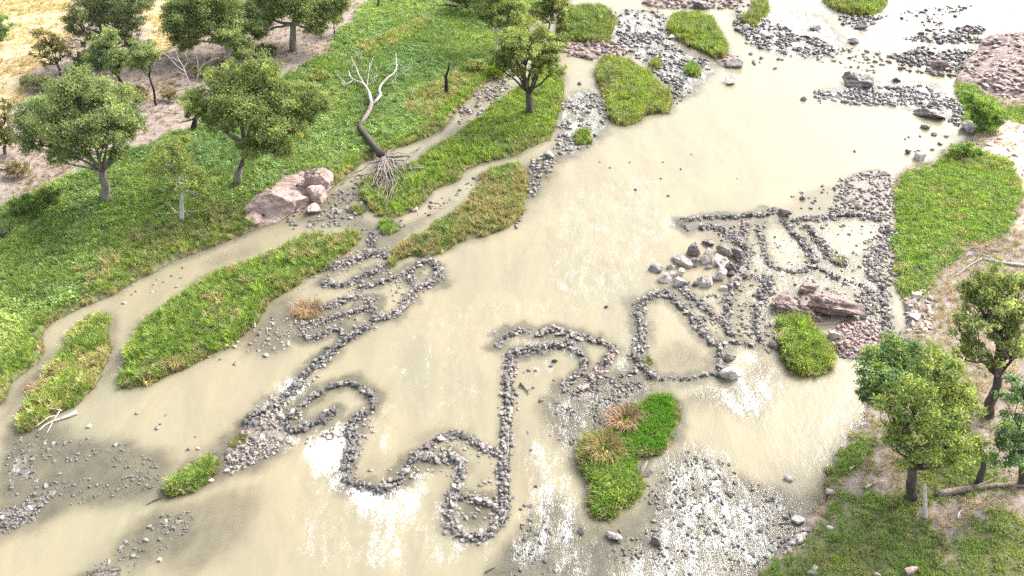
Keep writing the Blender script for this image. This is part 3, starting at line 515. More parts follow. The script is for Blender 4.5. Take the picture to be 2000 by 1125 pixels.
# right bank
P = scatter_pts(np.array([[12., 17.], [100., 150.]]), 10.0); P = P[in_frame(P)]; dl = DRight(P[:, 0], P[:, 1]); P, dl = P[dl > .1], dl[dl > .1]
g, sd, dy, sh = GRf(P[:, 0], P[:, 1]), SANDf(P[:, 0], P[:, 1]), DRYRf(P[:, 0], P[:, 1]), SHELFf(P[:, 0], P[:, 1]); r = RNG.random(len(P)); back = P[:, 1] > 43
m1 = (g > .35+.3*r)&back; kk = sstep(52, 62, P[:, 1])[:, None]
patch('bank_grass', G_GRASS, P[m1&(r < .55)], (kk*blend(P, [OLIVE, BRIGHT, (.24,.40,.07), MID, STRAW], .35, 48)+(1-kk)*blend(P, [BLUE, MID, OLIVE], .5, 49))[m1&(r < .55)], np.full((m1&(r < .55)).sum(), 1.25), 'bright green grass lawn on the far part of the right bank', 'grass')
m1b = m1&(r >= .55)
patch('bank_leafy_cover', G_COVER, P[m1b], (kk*blend(P, [BRIGHT, MID], .3, 50)+(1-kk)*blend(P, [BLUE, MID, DARK], .5, 51))[m1b], np.full(m1b.sum(), .95), 'leafy green plants mixed through the right bank lawn', 'ground cover')
m2 = (g > .15+.35*r)&~back
patch('foreground_bank_grass', G_GRASS, P[m2], blend(P[m2], [MID, LUSH, (.25,.33,.11), MID, (.36,.34,.19), BRIGHT], .45, 52, .25), np.full(m2.sum(), .85), 'short patchy green grass at the lower right corner', 'grass')
m3 = (g < .5)&(sh < .3)&(r < np.where(dy > .4, .55, np.where(sd > .4, .05, .38)))
patch('dry_bank_grass', G_DRY, P[m3], blend(P[m3], [(.38,.27,.19), (.50,.41,.28), (.30,.28,.15), (.36,.32,.17)], .5, 53, .25), np.full(m3.sum(), .8), 'brown dry grass and twigs between the trees of the right bank', 'grass')
# ------------------------------------------------------------------ stones and boulders
from mathutils import noise as mnoise
import bmesh
def mat_rock(name, dark, mid, pale, rough=.7, scale=3.0, strat=None, spec=.35, rnd=.5):
    t = NT(name); o = t.obj(); oi = t.n('ShaderNodeObjectInfo'); rv = oi.outputs['Random']
    ad = t.n('ShaderNodeVectorMath', operation='ADD'); t.l(o, ad.inputs[0]); cmb = t.n('ShaderNodeCombineXYZ'); t.l(t.math('MULTIPLY', rv, 37.), cmb.inputs[0]); t.l(cmb.outputs[0], ad.inputs[1]); v = ad.outputs[0]
    if strat: v2 = t.mapv(v, strat)
    else: v2 = v
    n1, n2 = t.noise(scale, 5, .65, v2), t.noise(scale*4.5, 4, .7, v)
    c = t.mix(t.ramp(n1, .33, .62), dark, mid); c = t.mix(t.ramp(n2, .52, .72), c, pale)
    c = t.mul(c, t.mix(rv, (1-rnd, 1-rnd, 1-rnd), (1+rnd, 1+rnd*.96, 1+rnd*.9)))
    h = t.math('ADD', n1, t.math('MULTIPLY', n2, .5))
    return t.done(t.bsdf(c, rough, t.bump(h, .75, .05*3/scale), spec))
M_STONE = mat_rock('river_stone', (.135, .118, .105), (.265, .237, .215), (.46, .425, .395), .6, 4, None, .35, .55)
M_REDSTONE = mat_rock('reddish_river_stone', (.22, .155, .135), (.38, .285, .25), (.54, .46, .42), .6, 4, None, .35, .5)
M_WET = mat_rock('wet_dark_stone', (.085, .08, .077), (.165, .155, .147), (.30, .285, .27), .4, 4, None, .5)
M_BOULDER = mat_rock('grey_sandstone', (.22, .185, .165), (.47, .42, .385), (.70, .66, .62), .7, 1.4)
M_PINK = mat_rock('pink_sandstone', (.23, .16, .14), (.42, .315, .28), (.56, .465, .425), .8, 1.1, None, .2, .12)
M_STRATA = mat_rock('layered_pink_rock', (.13, .088, .078), (.32, .235, .21), (.50, .42, .39), .75, 1.0, (.5, 1.6, 2.2), .25, .1)
M_DARKR = mat_rock('dark_wet_rock', (.06, .05, .046), (.15, .13, .118), (.34, .31, .285), .45, 1.3, (.6, 1.5, 1.5), .45, .2)
M_SHELF = mat_rock('pink_bedrock', (.30, .235, .21), (.47, .385, .35), (.60, .53, .495), .85, 1.2, (.5, 1.6, 1.6), .2, .15)
M_PALE = mat_rock('pale_bank_rock', (.36, .31, .28), (.52, .46, .42), (.66, .62, .58), .8, 1.6, None, .2, .2)
def stone_mesh(seed, n=13):
    r = np.random.default_rng(seed); p = r.normal(size=(n, 3)); p /= np.linalg.norm(p, axis=1)[:, None]; p *= r.uniform(.86, 1.06, (n, 1)); p *= np.array([r.uniform(.85, 1.2), r.uniform(.75, 1.), r.uniform(.55, .8)])
    bm = bmesh.new(); [bm.verts.new(q) for q in p]; bmesh.ops.convex_hull(bm, input=bm.verts)
    me = bpy.data.meshes.new('stone'); bm.to_mesh(me); bm.free(); return me
def stone_set(mat, seed, k=14):
    out = []
    for i in range(k):
        me = stone_mesh(seed+i, 12+i % 4); me.materials.append(mat); out.append(me)
    return out
S_DRY, S_RED, S_WET, S_PALE, S_PINKS = stone_set(M_STONE, 10), stone_set(M_REDSTONE, 40, 8), stone_set(M_WET, 70), stone_set(M_PALE, 100, 8), stone_set(M_PINK, 120, 8)
def drop_stone(name, meshes, x, y, size, zc, parent=None, base=(0, 0, 0)):
    o = bpy.data.objects.new(name, random.choice(meshes)); COL.objects.link(o)
    o.location = (x-base[0], y-base[1], zc-base[2]); o.rotation_euler = (random.uniform(-.4, .4), random.uniform(-.4, .4), random.uniform(0, 6.28))
    s = size*.5; o.scale = (s*random.uniform(.85, 1.25), s*random.uniform(.85, 1.15), s*random.uniform(.8, 1.2))
    if parent is not None: o.parent = parent
    return o
for wi, (ln, w, s, lab) in enumerate(WALLW):
    seg = np.hypot(*np.diff(ln, axis=0).T); cum = np.concatenate([[0], np.cumsum(seg)]); L = cum[-1]
    width = metres(w, ln[:, 1].mean())*1.22; rows = max(1, int(round(width/(s*.72)))); pts = []
    wet = wi in (4, 5, 6, 8, 9, 25, 46, 32); red = 'reddish' in lab
    m = max(3, int(L/(s*.66)))
    for i in range(m):
        for j in range(rows):
            if rows == 1 and random.random() < .05: continue
            t = (i+random.uniform(-.35, .35))/max(m-1, 1)*L; x, y = np.interp(t, cum, ln[:, 0]), np.interp(t, cum, ln[:, 1])
            k = min(np.searchsorted(cum, t, 'right')-1, len(seg)-1); k = max(k, 0); tx, ty = (ln[k+1]-ln[k])/seg[k]
            off = ((j+.5)/rows-.5)*width*(1.+.35*math.sin(t*1.3+wi)+.2*math.sin(t*3.1))+random.gauss(0, .10*s+.07) if rows > 1 else random.gauss(0, width*.28)
            c = 1-min(1, abs(off)/(width*.55+.01)); pts.append((x-ty*off, y+tx*off, s*random.choice((.62, .76, .9, 1.0, 1.2, 1.6))*.94, c))
    for i in range(int(L/.42)+1):                              # strays beside the wall
        t = random.uniform(0, L); pts.append((np.interp(t, cum, ln[:, 0])+random.gauss(0, width*.55+.12), np.interp(t, cum, ln[:, 1])+random.gauss(0, width*.55+.12), s*random.uniform(.45, .9), -.6))
    if rows > 1:
        for i in range(int(len(pts)*.30)):                     # a second course on the crown
            q = random.choice(pts)
            if q[3] > .45: pts.append((q[0]+random.gauss(0, .12), q[1]+random.gauss(0, .12), q[2]*.9, 2))
    random.shuffle(pts); rest = pts[298:]; pts = pts[:298]
    b = (float(ln[0][0]), float(ln[0][1]), 0.); root = empty('stone_weir', b); tag(root, lab, 'stone weir', 'stone fish trap weirs in the river')
    for x, y, sz, c in pts:
        z0 = max(float(Zf(x, y)), -.14); zc = (z0+sz*.24+.07*min(c, 1) if c <= 1 else z0+sz*.24+.17)
        drop_stone('stone', S_WET if wet and random.random() < .8 else (S_RED if red and random.random() < .7 else (S_WET if random.random() < .12 else S_DRY)), x, y, sz, zc, root, b)
    if rest:                                                   # past the limit: the remaining stones joined into one part
        vs, fs, nv = [], [], 0
        for x, y, sz, c in rest:
            me = random.choice(S_DRY); v = np.empty(len(me.vertices)*3); me.vertices.foreach_get('co', v); v = v.reshape(-1, 3)*sz*.5+np.array([x-b[0], y-b[1], max(float(Zf(x, y)), -.14)+sz*.24+(.07*min(c, 1) if c <= 1 else .17)]); f = np.array([q.vertices[:] for q in me.polygons]); vs.append(v); fs.append(f+nv); nv += len(v)
        tag(link('stone_fill', mesh_np('stone_fill', np.concatenate(vs), np.concatenate(fs)), M_STONE, root), kind='stuff')
# loose stones one can pick out: (centre list or outline, count, size range m, meshes, shared label)
def spray(pts_px, n): # random points inside an outline in photo pixels
    poly = flats(pts_px); out = []
    for _ in range(n*60):
        if len(out) >= n: break
        q = poly.min(0)+(poly.max(0)-poly.min(0))*RNG.random(2)
        if sdf(q[:1], q[1:], poly, 1)[0] > 0 and DLf(q[0], q[1]) < .25 and RIDf(q[0], q[1]) > 1.1: out.append(q)
    return out
LOOSE = [
 ([(440,885),(470,840),(520,805),(550,810),(550,870),(500,900),(440,920)], 42, (.28, .62), S_DRY, 'loose pale stone on the gravel bar beside the slim grass sliver'),
 ([(250,800),(320,780),(420,860),(400,900),(300,900),(200,880)], 9, (.25, .45), S_WET, 'lone dark stone in the beige water above the slim grass sliver'),
 ([(30,880),(110,860),(120,940),(60,990),(20,960)], 26, (.25, .5), S_WET, 'dark stone in the grey shallows at the far lower left'),
 ([(170,1110),(260,1040),(340,1000),(370,1040),(300,1080),(240,1120)], 12, (.28, .55), S_DRY, 'pale stone in the grey shallows along the bottom edge'),
 ([(250,550),(340,530),(400,500),(400,530),(330,570),(260,590)], 12, (.28, .5), S_DRY, 'whitish stone in the left side channel behind the long island'),
 ([(560,440),(620,420),(690,370),(720,380),(690,440),(620,455),(570,450)], 34, (.3, .7), S_DRY, 'stone in the side channel between pink boulders and the long island'),
 ([(390,700),(480,640),(540,600),(580,620),(560,680),(440,720)], 22, (.28, .55), S_DRY, 'stone in the shallows below the right half of the long island'),
 ([(1000,720),(1080,700),(1090,760),(1060,800),(1010,790)], 8, (.3, .5), S_WET, 'dark stone inside the open pool of the P shaped trap'),
 ([(1190,740),(1260,740),(1260,770),(1200,790)], 9, (.3, .5), S_WET, 'dark round stone just above the deep green islet'),
 ([(1010,830),(1060,840),(1120,980),(1080,1060),(1020,1060)], 9, (.28, .42), S_WET, 'small dark stone in the rippled channel left of the deep green islet'),
 ([(1300,930),(1420,900),(1530,980),(1560,1040),(1470,1110),(1320,1100),(1270,1020)], 40, (.25, .5), S_WET, 'dark stone in the white sparkling shallows at the bottom right'),
 ([(1100,320),(1300,300),(1600,250),(1700,300),(1560,400),(1300,420),(1140,420)], 12, (.3, .55), S_WET, 'lone dark stone breaking the wide cream pool upstream'),
 ([(1450,80),(1560,90),(1560,140),(1460,150),(1430,120)], 10, (.4, .8), S_WET, 'dark stone at the head of the cream pool beside the wedge island'),
 ([(1540,380),(1640,350),(1660,410),(1560,410)], 22, (.3, .6), S_WET, 'dark stone in the shallows above the upper traps'),
 ([(1760,260),(1850,255),(1850,300),(1770,300)], 10, (.35, .8), S_WET, 'dark stone at the water edge above the right bank lawn'),
]
for poly, n, (a, b), ms, lab in LOOSE:
    for q in spray(poly, n):
        sz = random.uniform(a, b); z0 = max(float(Zf(*q)), -.05)
        tag(drop_stone('river_stone', ms, q[0], q[1], sz, z0+sz*.16), lab, 'stone', lab.replace('loose ', '').replace('lone ', '')+' group')
# rubble too dense to pick apart
def rubble(name, outlines, size, mats, label, dl=.15, flat_=.85):
    bm_v, bm_f, nv = [], [], 0; base = [stone_mesh(300+i, 9) for i in range(8)]
    bv = []
    for me in base:
        v = np.empty(len(me.vertices)*3); me.vertices.foreach_get('co', v); f = np.array([p.vertices[:] for p in me.polygons]); bv.append((v.reshape(-1, 3), f))
    for pts, n in outlines:
        poly = flats(pts); lo, hi = poly.min(0), poly.max(0); Q = lo+(hi-lo)*RNG.random((n*3, 2)); m = (sdf(Q[:, 0], Q[:, 1], poly, 2)+.6*fbm(Q[:, 0], Q[:, 1], .5, 97) > 0)&(DLf(Q[:, 0], Q[:, 1]) < dl)&(fbm(Q[:, 0], Q[:, 1], .55, 98) > -.25); Q = Q[m][:n]
        for q in Q:
            v, f = bv[random.randrange(8)]; s = size*.5*random.choice((.6, .75, .9, 1., 1.25, 1.7)); a = random.uniform(0, 6.28); ca, sa = math.cos(a), math.sin(a)
            w = v*s*np.array([1.15, .9, flat_]); w = np.stack([w[:, 0]*ca-w[:, 1]*sa, w[:, 0]*sa+w[:, 1]*ca, w[:, 2]], 1)+np.array([q[0], q[1], max(float(Zf(*q)), -.03)+s*.25])
            bm_v.append(w); bm_f.append(f+nv); nv += len(w)
    me = mesh_np(name, np.concatenate(bm_v), np.concatenate(bm_f)); return tag(link(name, me, mats), label, 'stones', None, 'stuff')
rubble('river_rubble', [([(1205,60),(1300,70),(1330,100),(1400,125),(1360,165),(1320,205),(1300,160),(1240,110),(1190,100)], 520), ([(1195,20),(1300,20),(1300,70),(1205,60)], 110)], .55, M_WET, 'field of dark stones in the rapids between the oval and wedge islands')
rubble('river_rubble', [([(1095,200),(1170,180),(1190,240),(1150,290),(1080,305),(1090,250)], 330), ([(1040,300),(1090,310),(1040,400),(1005,450)], 170)], .45, M_WET, 'dark stones in the riffle between the lone tree and oval island')
rubble('river_rubble', [([(1440,20),(1500,35),(1560,70),(1600,75),(1640,100),(1600,112),(1540,107),(1480,92),(1450,72),(1428,50)], 420), ([(1640,30),(1740,30),(1700,50),(1650,55)], 110), ([(1740,20),(1900,10),(1840,60),(1760,40)], 80)], .62, M_WET, 'dark stones scattered through the topmost rapids')
rubble('river_rubble', [([(1590,180),(1700,168),(1800,168),(1862,190),(1885,225),(1870,245),(1800,205),(1740,206),(1600,203)], 800), ([(1480,60),(1640,90),(1750,100),(1740,150),(1640,130),(1500,100)], 160)], .55, M_WET, 'dark stone bar across the upper right below the lone grey slab')
rubble('river_rubble', [([(1740,112),(1800,92),(1900,98),(1912,130),(1860,152),(1760,138)], 300), ([(1750,75),(1900,55),(1925,85),(1820,85)], 170), ([(1780,60),(1920,50),(1920,70)], 60)], .75, M_DARKR, 'broken dark rock ledge beside the pink bedrock shelf')
rubble('river_rubble', [([(1640,350),(1745,330),(1750,440),(1700,425),(1620,412)], 380), ([(1690,470),(1745,450),(1745,560),(1690,560)], 150), ([(1660,570),(1745,570),(1745,655),(1690,660),(1680,620)], 170)], .42, M_STONE, 'grey rubble between the upper traps and the right bank')
rubble('river_rubble', [([(905,200),(950,170),(990,146),(1010,140),(990,190),(940,228),(890,250)], 170)], .55, M_STONE, 'stones filling the narrow side stream left of the lone tree')
rubble('river_rubble', [([(560,430),(650,380),(700,345),(730,330),(740,370),(700,430),(740,470),(750,500),(690,510),(720,470),(620,450)], 330), ([(770,440),(900,360),(960,330),(880,400),(790,450)], 80)], .36, M_STONE, 'small rubble in the shallow channels around the upturned roots')
rubble('river_rubble', [([(440,885),(470,838),(520,800),(555,800),(560,850),(545,880),(500,905),(440,925)], 360), ([(545,600),(580,590),(610,650),(540,690),(470,690)], 90)], .26, M_STONE, 'small gravel between the pale stones of the left gravel bar')
rubble('river_rubble', [([(0,1000),(60,975),(112,950),(110,972),(60,1015),(0,1045)], 300), ([(0,900),(60,850),(160,860),(300,900),(310,950),(150,985),(40,980)], 330), ([(140,1130),(240,1060),(330,1000),(390,1000),(340,1060),(250,1125)], 180)], .20, M_WET, 'fine gravel in the grey shallows at the lower left corner')
rubble('river_rubble', [([(1620,640),(1690,620),(1728,655),(1705,705),(1640,702)], 420)], .36, M_PINK, 'brownish broken rubble flat behind the bushy reed clump')
rubble('river_rubble', [([(1095,85),(1190,85),(1245,105),(1160,120),(1105,108)], 140), ([(1245,-5),(1500,-2),(1440,18),(1270,18)], 160), ([(1395,105),(1440,108),(1455,126),(1420,135)], 60)], .8, M_PINK, 'pinkish rock rubble along the ledges at the top of the river')
rubble('river_rubble', [([(1250,960),(1340,880),(1410,890),(1560,1000),(1560,1060),(1500,1110),(1300,1125),(1180,1090)], 480), ([(1060,780),(1200,735),(1260,745),(1180,830),(1120,870),(1060,850)], 520), ([(1000,1000),(1080,980),(1100,1125),(1000,1125)], 60)], .22, M_WET, 'small dark stones under the sparkling shallows of the foreground')
rubble('river_rubble', [([(1440,430),(1750,430),(1740,560),(1690,660),(1440,660)], 330), ([(1430,560),(1520,560),(1520,700),(1430,670)], 160), ([(1290,570),(1420,570),(1430,670),(1400,660)], 110), ([(1380,440),(1470,440),(1460,490),(1400,470)], 80)], .30, M_STONE, 'tiny stones strewn between the upper trap walls')
rubble('river_rubble', [([(560,600),(640,500),(760,480),(770,540),(860,510),(840,570),(740,640),(620,680),(590,660)], 420), ([(470,830),(540,770),(660,660),(700,650),(620,740),(580,800),(600,850),(680,820),(720,800),(720,830),(600,880),(520,870)], 320)], .26, M_STONE, 'small cobbles spread round the left trap walls')
rubble('river_rubble', [([(660,930),(690,840),(730,800),(720,880),(700,930),(800,900),(850,850),(940,850),(980,890),(980,1000),(900,1060),(860,1000),(890,930),(820,910),(740,975)], 300)], .24, M_STONE, 'small cobbles along the feet of the lowest trap walls')
rubble('river_rubble', [([(1500,1110),(1540,1070),(1580,1045),(1610,1060),(1600,1125),(1490,1130)], 110)], .4, M_PALE, 'pale broken rubble at the bottom right water edge')
rubble('shelf_slab', [([(1885,140),(1915,90),(2000,66),(2100,66),(2100,210),(1980,205),(1930,185)], 520)], .95, M_SHELF, 'broken slabs covering the pink bedrock shelf at the far right', 99, .2)
rubble('bank_rubble', [([(1900,290),(1990,240),(2080,240),(2080,480),(1995,460),(1990,340)], 150), ([(1765,575),(1815,570),(1815,660),(1765,655)], 120)], .45, M_PALE, 'pale rubble strewn over the sandy right bank', 99, .6)
rubble('bank_rubble', [([(490,425),(560,395),(600,335),(655,340),(640,385),(560,425)], 90)], .4, M_PINK, 'pink rubble around the boulders on the left bank', 99, .6)

# boulders: angular blocks cut by random planes, weathered by noise
def boulder_mesh(seed, sx, sy, sz, cuts=11, sub=4, rough=.10, layers=0.):
    r = np.random.default_rng(seed); bm = bmesh.new(); bmesh.ops.create_icosphere(bm, subdivisions=sub, radius=1.0)
    pl = [(lambda n: n/np.linalg.norm(n))(r.normal(size=3)*np.array([1, 1, .7])) for _ in range(cuts)]; of = r.uniform(.36, .74, cuts)
    off = Vector(r.uniform(-50, 50, 3))
    for v in bm.verts:
        c = np.array(v.co)
        for n, o in zip(pl, of):
            e = c@n-o
            if e > 0: c = c-n*e*.97
        c = c*np.array([sx, sy, sz])
        p = Vector(c); k = min(sx, sy, sz); q = p/k
        d = rough*(mnoise.fractal(q*1.3+off, .8, 2.1, 4)+.35*mnoise.fractal(q*5+off, .8, 2.1, 2))
        if layers: 
            sv = (p.z*2.6+p.y*1.1+.5*mnoise.noise(q*.9+off))/max(k, .3); d -= layers*(.5+.5*math.tanh(6*math.sin(sv*5.)))*.5
        nrm = Vector((c[0]/sx**2, c[1]/sy**2, c[2]/sz**2)); nrm.normalize(); v.co = p+nrm*d*k
    me = bpy.data.meshes.new('boulder'); bm.to_mesh(me); bm.free()
    return me
